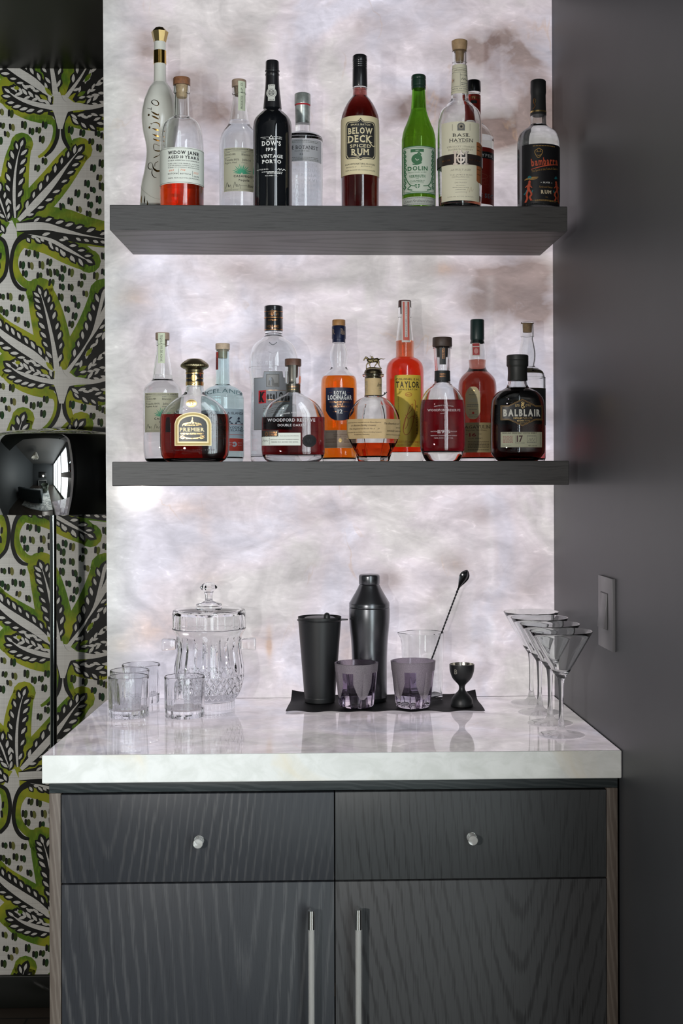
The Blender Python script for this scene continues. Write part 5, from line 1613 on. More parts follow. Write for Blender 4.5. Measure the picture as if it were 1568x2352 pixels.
L = Label(b, name='neck_label')
L.wrap(777, 941, paper_tan, .0004)
for y in range(806, 920, 9):
    L.micro(1064, 1088, y, 4, GREY())
L.text("Blanton's", 1205, 836, 44, 40, BLACK(), it=.4).micro(1195, 1218, 870, 5, GREY()).micro(1195, 1218, 892, 5, GREY())
L.done()
L = Label(b, name='neck_cord')
L.wrap(939, 947, cap_black, .0010, back=True)
L.done()
cm = MB()
cm.tube([hp(1222, 944, -.0), hp(1248, 934, -.004), hp(1272, 908, -.004)], .0011, cap_black, 8)
cm.tube([hp(1246, 932, -.004), hp(1252, 912, -.004)], .0010, cap_black, 8)
cm.build('cord_knot', b.root)
L = Label(b)
n_ = 60
L.wrap(1166, 1344, paper_tan, .0007, 64)
for i in range(36):
    x = 890 + 506 * i / 35
    L.oval(x, 1166, 9, 5, paper_tan, .0006, 6).oval(x, 1345, 9, 5, paper_tan, .0006, 6)
kk_ = ink('brown_black', (58, 46, 38))
def script(t, x, y, w, h):
    L.text(t, x, y, w, h, kk_, .0012, it=.5)
script('Each bottle is recorded with the Blanton Registrar', 1056, 1194, 306, 14); script('at Blanton Distilling Company', 1045, 1222, 232, 16); script('The Registered Bottle No. is    26', 1052, 1254, 284, 14)
L.text('Distilled & bottled by Blanton Distilling Company', 1056, 1288, 312, 11, kk_, .0012).text('Frankfort, Kentucky', 1028, 1309, 142, 13, kk_, .0012)
script('The Bourbon of', 1310, 1205, 150, 20); script('special', 1376, 1242, 44, 12); script('Individually selected', 1335, 1274, 136, 16); L.text('KENTUCKY STRAIGHT BOURBON', 1330, 1313, 146, 7, kk_, .0012)
L.done()

# 8 tall red orange bourbon with yellow label
b = Bottle(C6, 238, -0.0725, Z_S2, 'tall bourbon bottle with red contents, yellow label and pink striped neck stamp', G_LOW)
b.glassb([(86, 50, 's'), (92, 54), (160, 54), (166, 50, 's'), (300, 66), (350, 70), (470, 70), (482, 78), (496, 104), (530, 134), (580, 146), (680, 147), (1200, 146), ('B', 144)], tb=.022, rb=.006)
b.liquid(352, glass('bourbon_scarlet', ior=1.36, absorb=(.84, .022, .003)))
b.solid('stopper', [(35, 46, 's'), (40, 50, 's'), (84, 51, 's'), (86, 36, 's'), (140, 34, 's')], pbr('cork_maroon', (.09, .03, .025), .45, var=.2, vscale=100))
L = Label(b, pr=b.body + [(51 / 3.409 * b.sc, b.z(84), 1, 2, 0, 8), (50 / 3.409 * b.sc, b.z(36), 1, 2, 0, 8)], name='neck_stamp')
pk = ink('stamp_pink', (214, 106, 92))
L.rect(210, 279, 38, 362, pbr('stamp_white', S(222, 214, 210), .6), .0008, 6, 14).rect(220, 234, 44, 346, pk, .0011, 2, 14).rect(256, 270, 44, 346, pk, .0011, 2, 14).rect(220, 270, 322, 346, pk, .0012).text('1897 BOTTLED IN BOND', 245, 200, 240, 8, GREY(), .0012, rot=90)
L.done()
L = Label(b)
ye = pbr('label_yellow', S(228, 196, 74), .55, var=.03, vscale=50)
L.cols([149 + 208 * i / 22 for i in range(23)], lambda x: 616 + max(0, abs(x - 253) - 98) * 1.5, lambda x: 1181 - max(0, abs(x - 253) - 98) * 1.5, ye, .0003, 14)
dk = ink('dark_print', (48, 36, 26)); rp = ink('rust_print', (190, 92, 44))
L.text('COLONEL E.H.', 252, 650, 186, 16, dk, bold=.8).text('TAYLOR', 253, 691, 184, 48, dk, bold=1.2).text('SMALL BATCH', 254, 730, 144, 12, dk, bold=.8)
L.oval(257, 771, 27, 16, rp, .0006).oval(257, 771, 23, 12, ye, .0008).text('1897', 257, 772, 36, 12, rp, .001, bold=1)
for pts in ([(215, 1060), (225, 1000), (262, 880), (290, 845), (282, 890), (235, 950), (215, 1040), (230, 1085), (262, 1070), (290, 1000), (300, 930)], [(232, 930), (252, 960), (248, 1010), (230, 1040)], [(300, 810), (312, 830), (306, 920), (296, 960)], [(262, 960), (290, 940), (310, 960)]):
    L.stroke(pts, 4, rp, .0007)
L.text('E.H. TAYLOR, JR.', 323, 960, 236, 12, dk, rot=90).text('STRAIGHT KENTUCKY BOURBON WHISKEY', 178, 900, 240, 7, dk, rot=90).text('BOTTLED IN BOND', 254, 1142, 176, 20, rp).micro(170, 340, 1166, 5, rp)
L.done()

# 9 second flask with clear thick base
b = Bottle(C6, 531, -0.2000, Z_S2, 'upright bourbon flask with dark brown cork, claret contents and white printed lettering', G_LOW, flat=[(680, 1.0), (850, .66)], e=[(680, 2.0), (850, 2.3)])
b.glassb([(398, 70, 's'), (410, 74), (420, 68), (560, 60), (580, 58, 's'), (665, 60), (690, 70), (712, 92), (745, 128), (800, 160), (860, 172), (950, 177), (1100, 178), (1190, 175), (1240, 158), ('B', 130)], wall=.0036, tb=.022, rb=.003)
b.liquid(815, glass('bourbon_claret2', ior=1.36, absorb=(.13, .0016, .004), dist=.06))
b.flat, b.e = 1.0, 2.0
b.solid('stopper', [(325, 72, 's'), (332, 76, 's'), (392, 77, 's'), (398, 74, 's'), (400, 46, 's'), (478, 42, 's')], wood_dark_c)
L = Label(b, name='neck_strip')
L.rect(504, 554, 404, 536, cap_matte, .0008, 5, 8).text('MASTERS', 528, 450, 80, 10, COPPER(), .0011, rot=90).text('COLLECTION', 540, 450, 84, 8, COPPER(), .0011, rot=90)
L.wrap(582, 664, cap_matte, .0008, back=True).text('WOODFORD', 528, 610, 50, 11, COPPER(), .0011).text('RESERVE', 528, 628, 46, 11, COPPER(), .0011)
L.done()
b.flat, b.e = [(680, 1.0), (850, .66)], [(680, 2.0), (850, 2.3)]
L = Label(b, name='white_lettering')
L.text("MASTER'S COLLECTION", 532, 856, 150, 11, ws, arc=8).text('WOODFORD RESERVE', 535, 892, 258, 19, ws, bold=.6, serif=True).text('KENTUCKY', 530, 919, 52, 7, ws)
L.done()
L = Label(b, name='proof_lettering')
L.text('BATCH', 455, 1060, 50, 10, ws).text('119.5', 533, 1060, 100, 26, ws, bold=.5, serif=True).text('PROOF', 610, 1060, 50, 10, ws).text('KENTUCKY STRAIGHT BOURBON WHISKEY', 533, 1092, 206, 10, ws).text('750ML 59.75% ALC BY VOL', 530, 1111, 150, 10, ws)
L.done()

# 10 red brown whisky with green capsule
b = Bottle(C6, 805, -0.0700, Z_S2, 'tall red brown whisky bottle with dark green capsule and cream oval label', G_LOW)
b.glassb([(340, 50, 's'), (372, 58, 's'), (430, 69), (480, 70), (540, 64), (566, 68), (590, 82), (622, 116), (660, 140), (720, 149), (900, 150), (1280, 149), ('B', 147)], tb=.010, rb=.008)
b.liquid(500, glass('whisky_redbrown', ior=1.36, absorb=(.24, .018, .008)))
o, cp = b.solid('capsule', [(185, 50, 's'), (192, 54, 's'), (335, 55, 's'), (345, 53, 's'), (350, 52), (372, 58, 's')], pbr('capsule_green', (.014, .035, .032), .4))
L = Label(b, name='neck_stamp')
L.cols([757, 775, 795, 820], lambda x: 366 + (x - 757) * .03, lambda x: 468 + (x - 757) * .08, pbr('stamp_white', S(222, 214, 210), .6), .0006, 6)
sr = ink('stamp_red', (186, 74, 76))
L.rect(762, 814, 398, 462, sr, .0009).rect(762, 814, 370, 392, sr, .0009).oval(788, 430, 17, 22, ink('stamp_pale', (216, 150, 146)), .0012, 8)
L.done()
L = Label(b)
ov = pbr('label_parchment', S(206, 190, 150), .6, var=.06, vscale=40)
L.cols([698 + 112 * i / 20 for i in range(21)], lambda x: 708 + 60 * (abs(x - 754) / 56) ** 3.0, lambda x: 964 - 60 * (abs(x - 754) / 56) ** 3.0, ov, .0004, 10)
for y, w_ in ((770, 60), (850, 84), (862, 84), (890, 60), (930, 60), (945, 76)):
    L.micro(754 - w_ / 2, 754 + w_ / 2, y, 4, GREY(), .0007)
L.oval(755, 915, 9, 9, RED(), .0007).rect(720, 788, 800, 830, ink('tan', (202, 190, 160)), .0006).stroke([(740, 742), (754, 734), (766, 744)], 5, GOLD(), .0007)
L.done()
L = Label(b, name='lower_label')
L.rect(662, 900, 990, 1224, pbr('label_khaki', S(168, 152, 112), .6), nx=24)
L.text('LAGAVULIN', 780, 1024, 214, 25, ink('dark_print', (48, 36, 26)), serif=True).text('Single Islay Malt Whisky', 780, 1049, 160, 12, ink('dark_print', (48, 36, 26))).text('16', 752, 1085, 56, 28, ink('wine_print', (140, 56, 50)), bold=1, serif=True).text('AGED', 700, 1082, 28, 8, ink('dark_print', (48, 36, 26))).text('YEARS', 806, 1080, 28, 8, ink('dark_print', (48, 36, 26))).text('ISLAY WHISKY', 775, 1114, 104, 11, ink('dark_print', (48, 36, 26)))
for y in (1138, 1150, 1162, 1174, 1186, 1204):
    L.micro(715, 880, y, 4, ink('dark_print', (48, 36, 26)))
L.done()

# 11 wide dark whisky
b = Bottle(C6, 1119, -0.2063, Z_S2, 'broad shouldered dark whisky bottle with thick black stopper and black hexagon label', G_LOW, flat=[(690, 1.0), (860, .72)], e=[(690, 2.0), (860, 2.5)])
b.glassb([(560, 66, 's'), (660, 70, 's'), (700, 80), (722, 98), (740, 132), (757, 160), (800, 194), (860, 207), (1000, 212), (1200, 212), (1240, 200), (1270, 176), ('B', 158)], wall=.0036, tb=.010, rb=.004)
b.liquid(722, glass('whisky_dark', ior=1.36, absorb=(.030, .0022, .0008), dist=.07))
b.flat, b.e = 1.0, 2.0
rub = pbr('rubber_black', (.022, .024, .022), .5)
o, cp = b.solid('stopper', [(463, 78, 's'), (470, 85, 's'), (500, 85), (504, 83), (508, 85), (545, 85, 's'), (556, 77, 's'), (600, 75), (662, 78, 's')], rub)
b.flat, b.e = [(690, 1.0), (860, .72)], [(690, 2.0), (860, 2.5)]
L = Label(b)
lb = pbr('label_black', (.012, .012, .014), .4)
def hexa(k, m, off):
    x0, x1 = 968 + k, 1300 - k
    xs = [x0 + (x1 - x0) * i / 34 for i in range(35)]
    L.cols(xs, lambda x: min(856 + k, 806 + k + max(0, abs(x - 1134)) * .47), lambda x: max(970 - k, 1017 - k - abs(x - 1134) * .45), m, off, 8)
hexa(0, ink('dull_gold', (176, 138, 74)), .0004); hexa(3, lb, .0006); hexa(8, ink('dull_gold', (176, 138, 74)), .0007); hexa(10, lb, .0008)
L.text('BALBLAIR', 1135, 912, 296, 52, ink('label_bone', (222, 220, 210)), .0012, bold=2.2)
gd = GOLD()
L.text('DISTILLERY CO. LTD.', 1139, 956, 152, 15, gd, .0012, bold=.8).text('EDDERTON', 1142, 976, 100, 11, gd, .0012, bold=.4).text('SCOTLAND', 1142, 993, 56, 8, gd, .0012).text('ESTD', 1096, 857, 34, 17, gd, .0012).text('1790', 1180, 857, 40, 17, gd, .0012)
L.stroke([(1134, 828), (1148, 838), (1126, 852), (1150, 866), (1138, 878), (1128, 862), (1146, 846), (1128, 836)], 6, gd, .0012, closed=True)
L.done()
L = Label(b, name='lower_label')
L.rect(968, 1294, 1064, 1184, pbr('label_sage', S(186, 186, 160), .6), nx=24)
L.text('HIGHLAND SINGLE MALT SCOTCH WHISKY', 1115, 1073, 270, 11, BLACK(), bold=.5).text('17', 1114, 1116, 50, 52, ink('wine_dark', (74, 40, 48)), bold=1, serif=False).text('YEARS AGED', 1114, 1150, 76, 9, GREY())
for y in (1098, 1108, 1118, 1128, 1138, 1146):
    L.micro(984, 1060, y, 5, ink('dusty_rose', (160, 112, 104)))
L.frame(1170, 1246, 1092, 1150, 2, GREY()).stroke([(1182, 1135), (1194, 1115), (1200, 1136), (1212, 1112), (1220, 1134), (1234, 1112)], 2.5, GREY()).micro(1172, 1240, 1097, 4, GREY()).micro(1172, 1240, 1144, 4, GREY()).text('70cl 750ml', 1010, 1168, 70, 10, GREY()).text('46% alc/vol', 1215, 1170, 70, 11, BLACK()).rect(1078, 1080, 1090, 1150, GREY()).text('NATURAL', 1280, 1122, 90, 8, GREY(), rot=90)
L.done()

# 12 clear bottle behind
b = Bottle(C6, 1197, -0.0700, Z_S2, 'clear bottle with cork pushed inside its lip, half hidden behind the broad dark whisky bottle', G_LOW)
b.glassb([(208, 46, 's'), (215, 51), (310, 53), (318, 50, 's'), (340, 48), (390, 58), (450, 66), (500, 64), (548, 58), (566, 80), (590, 116), (640, 138), (700, 141), (1270, 140), ('B', 138)], tb=.008, rb=.006)
b.liquid(1020, glass('berry_red', ior=1.36, absorb=(.45, .03, .03)))
b.solid('stopper', [(214, 46, 's'), (222, 38, 's'), (285, 34, 's')], cork)
L = Label(b, name='neck_label')
L.wrap(562, 600, pbr('label_olive', S(150, 142, 112), .6)).text('MEZCAL', 1240, 582, 90, 14, BLACK()) if False else L.wrap(562, 600, pbr('label_olive', S(150, 142, 112), .6))
L.micro(1215, 1285, 581, 9, BLACK())
L.done()
L = Label(b)
L.rect(1066, 1335, 717, 1010, pbr('label_ash', S(126, 130, 126), .6), nx=24).rect(1066, 1335, 717, 723, ink('tan', (202, 190, 160)), .0006, 20)
L.done()
# =================== on the worktop ===================
def stand(px, py, z=None):
    p = Pz(px, py, Z_TOP if z is None else z)
    return p, scl(p)
def rev(mb, x, y, prof, mat, n=96, mod=None, fmat=None):
    """closed revolve, profile from the base centre up the outside, over the rim and down the inside"""
    vs, fs, ms = [], [], []
    for i, (r, z) in enumerate(prof):
        for j in range(n):
            th = 2 * PI * j / n
            rr = r * (mod(th, r, z, i) if mod else 1.0)
            vs.append((x + rr * math.sin(th), y - rr * math.cos(th), z))
    base = len(mb.v)
    mb.v += vs
    for i in range(len(prof) - 1):
        for j in range(n):
            k = (j + 1) % n
            mb.face((base + i * n + j, base + i * n + k, base + (i + 1) * n + k, base + (i + 1) * n + j), fmat(i, j, n) if fmat else mat)
    mb.v.append((x, y, prof[0][1])); c = len(mb.v) - 1
    for j in range(n):
        mb.face((c, base + (j + 1) % n, base + j), mat)
    mb.v.append((x, y, prof[-1][1])); c = len(mb.v) - 1
    o = base + (len(prof) - 1) * n
    for j in range(n):
        mb.face((c, o + j, o + (j + 1) % n), mat)
crystal = glass('crystal', (.985, .987, .99), ior=1.52)

# ---- four fluted tumblers
def tumbler_mesh(x, y, z):
    b = MB()
    R, Hh = .0435, .0865
    out = [(R * .80, z), (R * .93, z + .0012), (R * .965, z + .004)] + [(R * (.965 + .02 * t), z + .004 + (Hh - .006) * t) for t in [i / 14 for i in range(1, 15)]]
    ni = len(out)
    inn = [(R * .985 - .0006, z + Hh - .0004), (R * .985 - .0016, z + Hh), (R * .985 - .0024, z + Hh - .001)] + [(R * (.985 - .03 * t) - .0024, z + Hh - .001 - (Hh - .022) * t) for t in [i / 8 for i in range(1, 9)]] + [(R * .75, z + .0165), (R * .3, z + .0155)]
    def mod(th, r, zz, i):
        if i >= ni or i < 1:
            return 1.0
        t = (zz - z) / Hh
        f = max(0.0, min(1.0, (1.0 - t) / .22)) * (.35 + .65 * max(0, 1 - t * 1.6))
        q = abs(math.cos(6 * th))
        return 1.0 - .055 * f * (1 - q) ** 1.5 - .012 * f * abs(math.cos(18 * th))
    rev(b, x, y, out + inn, crystal, 144, mod)
    return b
TU = [(295.5, 1646, 'clear fluted tumbler nearest the front left edge of the worktop'), (424, 1646, 'clear fluted tumbler directly before the crystal ice bucket'),
      (298, 1629, 'clear fluted tumbler in the middle of the row of three, mostly hidden'), (324, 1613, 'clear fluted tumbler farthest back of the row of three, by the stone')]
first = None
for i, (px, py, lab) in enumerate(TU):
    p, s_ = stand(px, py)
    if first is None:
        first = thing('tumbler', lab, 'glass', (p.x, p.y, Z_TOP - .0002), 'fluted tumblers on the worktop')
        tumbler_mesh(p.x, p.y, Z_TOP - .0002).build('glass_bowl', first, 28)
    else:
        c = copy_tree(first)
        c.location = (p.x, p.y, Z_TOP - .0002)
        c.rotation_euler = (0, 0, .31 * i)
        c['label'] = lab
# ---- crystal ice bucket
CB = (360, 1320, 6.533)
yb_ = -0.113
axp = 360 + 785 / 6.533
pb = P(axp, 1600, yb_)
sb = scl(pb)
buck = thing('ice_bucket', 'cut crystal ice bucket with diamond pattern, knobbed lid and two glass lugs', 'ice bucket', (pb.x, yb_, Z_TOP - .0002))
def bz(y):
    return P(axp, 1320 + y / 6.533, yb_).z
def bh(h):
    return h / 6.533 * sb
zt0 = Z_TOP - .0002
bp = crom([(bh(375), zt0), (bh(385), bz(1985)), (bh(384), bz(1900)), (bh(392), bz(1868)), (bh(430), bz(1815)), (bh(468), bz(1745)), (bh(508), bz(1610)), (bh(525), bz(1460)), (bh(510), bz(1300)), (bh(484), bz(1150)), (bh(473), bz(1050)), (bh(500), bz(905)), (bh(548), bz(810)), (bh(553), bz(795))], 14)
nout = len(bp)
zr = bz(795)
binn = [(bh(553) - .003, zr + .0006), (bh(545) - .006, zr), (bh(505) - .006, bz(880)), (bh(473) - .0058, bz(1050)), (bh(484) - .0062, bz(1150)), (bh(510) - .0066, bz(1300)), (bh(522) - .007, bz(1460)), (bh(500) - .0075, bz(1610)), (bh(440), bz(1745)), (bh(300), bz(1800)), (bh(80), bz(1810))]
zd0, zd1, zf1 = bz(1830), bz(1480), bz(900)
def bmod(th, r, z, i):
    if i >= nout:
        return 1.0
    if zd0 < z < zd1:
        u = th * 30 / (2 * PI)
        v = (z - zd0) / (zd1 - zd0) * 2.4
        a = abs(((u + v / 1.0) % 1.0) - .5) * 2
        c = abs(((u - v / 1.0) % 1.0) - .5) * 2
        g = max(0, 1 - (1 - a) / .22) + max(0, 1 - (1 - c) / .22)
        edge = min(1, (z - zd0) / .004, (zd1 - z) / .003)
        return 1 - .036 * min(1.0, g) * edge
    if zd1 <= z < zf1:
        t = (z - zd1) / (zf1 - zd1)
        k = abs(math.sin(th * 10))
        env = math.sin(PI * min(1, t * 1.08)) ** .7 if t < .92 else 0
        return 1 - .040 * env * max(0, 1 - k / .45)
    if z < bz(1880):
        return 1 - .012 * abs(math.sin(th * 24))
    return 1.0
b = MB()
rev(b, pb.x, yb_, bp + binn, crystal, 420, bmod)
b.build('bucket_body', buck, 24)
lid = MB()
lo = crom([(bh(540), zr + .0012), (bh(550), bz(770)), (bh(548), bz(640)), (bh(545), bz(560)), (bh(536), bz(528))], 5) + [(bh(525), bz(518)), (bh(380), bz(500)), (bh(195), bz(489)), (bh(192), bz(440)), (bh(180), bz(434)), (bh(110), bz(415)), (bh(72), bz(395)), (bh(58), bz(372)), (bh(54), bz(335)), (bh(60), bz(290)), (bh(76), bz(252)), (bh(118), bz(215)), (bh(140), bz(188)), (bh(132), bz(172)), (bh(100), bz(140)), (bh(62), bz(118)), (bh(20), bz(112))]
li = [(bh(540) - .0045, zr + .0010), (bh(540) - .005, bz(700)), (bh(530) - .006, bz(590)), (bh(480) - .004, bz(566)), (bh(250), bz(548)), (bh(40), bz(544))]
def lmod(th, r, z, i):
    if z > bz(425):
        k = cosm = math.cos(PI / 8) / math.cos(((th + PI / 8) % (PI / 4)) - PI / 8)
        return k
    if i < 21 and z < bz(560):
        return 1 - .014 * max(0, 1 - abs(math.sin(th * 12)) / .4)
    return 1.0
# closed shell: inside first (reversed), then up the outside
prof = [(r, z) for r, z in li[::-1]] 
rv, rf = [], []
seq = li[::-1] + lo
N_ = 144
for i, (r, z) in enumerate(seq):
    for j in range(N_):
        th = 2 * PI * j / N_
        rr = r * (lmod(th, r, z, i - len(li)) if i >= len(li) else 1)
        rv.append((pb.x + rr * math.sin(th), yb_ - rr * math.cos(th), z))
for i in range(len(seq) - 1):
    for j in range(N_):
        k = (j + 1) % N_
        rf.append((i * N_ + j, i * N_ + k, (i + 1) * N_ + k, (i + 1) * N_ + j))
rv.append((pb.x, yb_, seq[0][1])); rf += [(len(rv) - 1, (j + 1) % N_, j) for j in range(N_)]
rv.append((pb.x, yb_, seq[-1][1])); o_ = (len(seq) - 1) * N_
rf += [(len(rv) - 1, o_ + j, o_ + (j + 1) % N_) for j in range(N_)]
lid.add(rv, rf, crystal)
lid.build('lid', buck, 24)
for sx in (-1, 1):
    h = MB()
    z0, z1 = bz(1142), bz(945)
    xa, xb = pb.x + sx * bh(488), pb.x + sx * bh(702)
    d = bh(80)
    h.hexa([(min(xa, xb), yb_ - d * (.8 if sx > 0 else 1.1), z0 + (.003 if sx > 0 else 0)), (max(xa, xb), yb_ - d * (1.1 if sx > 0 else .8), z0 + (0 if sx > 0 else .003)), (max(xa, xb), yb_ + d * (1.1 if sx > 0 else .8), z0 + (0 if sx > 0 else .003)), (min(xa, xb), yb_ + d * (.8 if sx > 0 else 1.1), z0 + (.003 if sx > 0 else 0)),
            (min(xa, xb), yb_ - d * (.8 if sx > 0 else 1.1), z1 - (.003 if sx > 0 else 0)), (max(xa, xb), yb_ - d * (1.1 if sx > 0 else .8), z1 - (0 if sx > 0 else .003)), (max(xa, xb), yb_ + d * (1.1 if sx > 0 else .8), z1 - (0 if sx > 0 else .003)), (min(xa, xb), yb_ + d * (.8 if sx > 0 else 1.1), z1 - (.003 if sx > 0 else 0))], crystal, .0045)
    h.build('lug', buck, 30)

# ---- black cloth under the bar tools
CM = (620, 1280, 3.136)
def mpx(x, y):
    return 620 + x / 3.136, 1280 + y / 3.136
cloth = pbr('black_leather', (0.006, 0.006, 0.007), .6, spec=.2, bump=.25, vscale=300)
FLp, FRp = Pz(*mpx(113, 1117), Z_TOP), Pz(*mpx(1546, 1111), Z_TOP)
yk = -0.016
BLx, BRx = P(*mpx(158, 955), yk).x, P(*mpx(1478, 968), yk).x
b = MB()
NX, NY = 90, 22
def mz(u, v):
    """v 0 front, 1 back"""
    z = .0012 + .0010 * (1 + math.sin(u * 37 + math.sin(v * 5) * 2)) * (1 - .6 * v) * (1 if v < .5 else .6)
    z += .0012 * max(0, math.sin(u * 13 + 1)) ** 2 * (1 - v)
    c = max(0, (v - .72) / .28) ** 2
    z += c * (.007 + .012 * max(0, 1 - u / .2) ** 1.5 + .010 * max(0, (u - .86) / .14) ** 1.5)
    return Z_TOP + .0004 + z
top, bot = [], []
for i in range(NX + 1):
    u = i / NX
    for j in range(NY + 1):
        v = j / NY
        x = (FLp.x + (FRp.x - FLp.x) * u) * (1 - v) + (BLx + (BRx - BLx) * u) * v
        yf_ = FLp.y + (FRp.y - FLp.y) * u + .0025 * math.sin(u * 29) * (1 - v)
        y = yf_ * (1 - v) + yk * v
        z = mz(u, v)
        top.append((x, y, z)); bot.append((x, y, max(Z_TOP + .0002, z - .0016)))
k_ = NY + 1
n0 = len(top)
fs = []
for i in range(NX):
    for j in range(NY):
        a, c, d, e = i * k_ + j, (i + 1) * k_ + j, (i + 1) * k_ + j + 1, i * k_ + j + 1
        fs += [(a, c, d, e), (n0 + a, n0 + e, n0 + d, n0 + c)]
for i in range(NX):
    for j, fl2 in ((0, False), (NY, True)):
        a, c = i * k_ + j, (i + 1) * k_ + j
        fs.append((a, n0 + a, n0 + c, c) if not fl2 else (a, c, n0 + c, n0 + a))
for j in range(NY):
    a, c = j, j + 1
    fs.append((a, c, n0 + c, n0 + a))
    a, c = NX * k_ + j, NX * k_ + j + 1
    fs.append((a, n0 + a, n0 + c, c))
b.add(top + bot, fs, cloth)
o = b.build('bar_mat', None, 50)
o['label'] = 'black wrinkled leather mat under the shaker and bar tools'
o['category'] = 'mat'
ZM = Z_TOP + .0038

def pfx(y, Y, ax, c=CM):
    return P(c[0] + ax / c[2], c[1] + y / c[2], Y).z
def rings(pts, ax, Y, zb, c=CM, n=5):
    s_ = scl(P(c[0] + ax / c[2], c[1] + 800 / c[2], Y))
    out, cur = [], []
    for p in pts:
        q = (p[1] / c[2] * s_, zb if p[0] == 'B' else pfx(p[0], Y, ax, c))
        cur.append(q)
        if len(p) > 2 and len(cur) > 1:
            r = crom(cur, n) if len(cur) > 2 else cur
            out += r if not out else r[1:]
            cur = [q]
    if len(cur) > 1:
        r = crom(cur, n) if len(cur) > 2 else cur
        out += r if not out else r[1:]
    return out[::-1], P(c[0] + ax / c[2], c[1] + 800 / c[2], Y).x
# ---- shaker
steel_blk = pbr('shaker_black_steel', (.16, .165, .175), .27, .95)
Y0 = -0.062
sh = thing('cocktail_shaker', 'tall black brushed steel cocktail shaker with stepped cap', 'cocktail shaker', (P(620 + 716 / 3.136, 1500, Y0).x, Y0, ZM))
pr, x_ = rings([(362, 144, 's'), (364, 146, 's'), (430, 146.5), (500, 142), (620, 131), (800, 125), (980, 126), (1005, 126), ('B', 121)], 716, Y0, ZM)
b = MB(); lathe(b, x_, Y0, pr, steel_blk, 72); b.build('shaker_body', sh)
pr, x_ = rings([(194, 70, 's'), (197, 73, 's'), (240, 94), (320, 141), (335, 145), (356, 145.5, 's'), (360, 143, 's')], 716, Y0, ZM)
b = MB(); lathe(b, x_, Y0, pr, steel_blk, 72); b.build('shoulder', sh)
pr, x_ = rings([(122, 60, 's'), (126, 70), (136, 74.5), (150, 75, 's'), (188, 75, 's'), (193, 72, 's')], 716, Y0, ZM)
b = MB(); lathe(b, x_, Y0, pr, steel_blk, 72); b.build('cap', sh)
# ---- lidded tumbler
mattb = pbr('matte_black', (.016, .017, .018), .42)
Y0 = -0.072
tx = P(620 + 358 / 3.136, 1500, Y0).x
tm = thing('insulated_tumbler', 'matte black tapered tumbler with flat lid left of the shaker', 'tumbler', (tx, Y0, ZM))
pr, x_ = rings([(456, 154, 's'), (470, 153), (995, 112), (999, 111, 's'), (1003, 112, 's'), ('B', 106)], 358, Y0, ZM)
b = MB(); lathe(b, x_, Y0, pr, mattb, 72); b.build('tumbler_body', tm)
pr, x_ = rings([(430, 100, 's'), (434, 108, 's'), (442, 112, 's'), (446, 158), (452, 163, 's'), (456, 158, 's')], 358, Y0, ZM)
b = MB(); lathe(b, x_, Y0, pr, mattb, 72)
zl = pfx(452, Y0, 358)
s_ = scl(P(734, 1425, Y0)) / 3.136
b.hexa([(tx + 120 * s_, Y0 - .018, zl), (tx + 204 * s_, Y0 - .008, zl), (tx + 204 * s_, Y0 + .008, zl), (tx + 120 * s_, Y0 + .018, zl), (tx + 120 * s_, Y0 - .018, zl + .002), (tx + 204 * s_, Y0 - .008, zl + .002), (tx + 204 * s_, Y0 + .008, zl + .002), (tx + 120 * s_, Y0 + .018, zl + .002)], mattb, .0008)
lidt = b.build('lid', tm)
b = MB()
kx = P(620 + 409 / 3.136, 1400, Y0 - .02).x
b.tube([(kx, Y0 - .02, pfx(448, Y0 - .02, 409)), (kx, Y0 - .02, pfx(418, Y0 - .02, 409)), (kx, Y0 - .02, pfx(405, Y0 - .02, 409)), (kx, Y0 - .02, pfx(398, Y0 - .02, 409))], [24 * s_, 23 * s_, 17 * s_, 4 * s_], mattb, 24)
b.build('lid_slider', lidt)
# ---- mixing glass and spoon
Y0 = -0.053
mx = P(970, 1550, Y0).x
mg = thing('mixing_glass', 'plain clear mixing glass with pouring lip behind the right purple tumbler', 'mixing glass', (mx, Y0, ZM))
sm_ = scl(P(970, 1550, Y0))
Rg, zg = 48.5 * sm_, P(970, 1452, Y0).z
out = [(Rg * .86, ZM), (Rg * .93, ZM + .001), (Rg * .95, ZM + .004)] + [(Rg * (.95 + .05 * t), ZM + .004 + (zg - ZM - .005) * t) for t in [i / 12 for i in range(1, 13)]]
ng = len(out)
inn = [(Rg - .0008, zg), (Rg - .0022, zg - .0004)] + [(Rg * (1 - .05 * t) - .0026, zg - .001 - (zg - ZM - .013) * t) for t in [i / 10 for i in range(1, 11)]] + [(Rg * .8, ZM + .0095), (Rg * .2, ZM + .009)]
def gmod(th, r, z, i):
    t = max(0, (z - (zg - .022)) / .022)
    d = (th + PI / 2 + PI) % (2 * PI) - PI
    return 1 + .20 * t ** 1.6 * math.exp(-(d / .22) ** 2)
b = MB(); rev(b, mx, Y0, out + inn, CLEAR(), 96, gmod); b.build('glass_bowl', mg, 30)
spn = pbr('spoon_gunmetal', (.10, .10, .105), .16, 1.0)
s0, s1 = P(961, 1575, Y0 - .005), P(1052, 1352, Y0 + .012)
s0.z = ZM + .0125
so = thing('bar_spoon', 'twisted black metal bar spoon standing in the mixing glass, bowl upward', 'bar spoon', s0)
b = MB()
d = (s1 - s0)
u_ = d.normalized()
a_ = u_.cross(Vector((0, 1, 0))).normalized(); c_ = u_.cross(a_)
nt_ = 220
for ph in (0, PI):
    pts = []
    for i in range(nt_ + 1):
        t = i / nt_
        ang = t * 2 * PI * 17 + ph
        pts.append(s0 + d * t + (a_ * math.cos(ang) + c_ * math.sin(ang)) * .00085)
    b.tube(pts, [.0013 + .0004 * (i / nt_ > .96) for i in range(nt_ + 1)], spn, 6)
b.build('twisted_handle', so, 60)
b = MB()
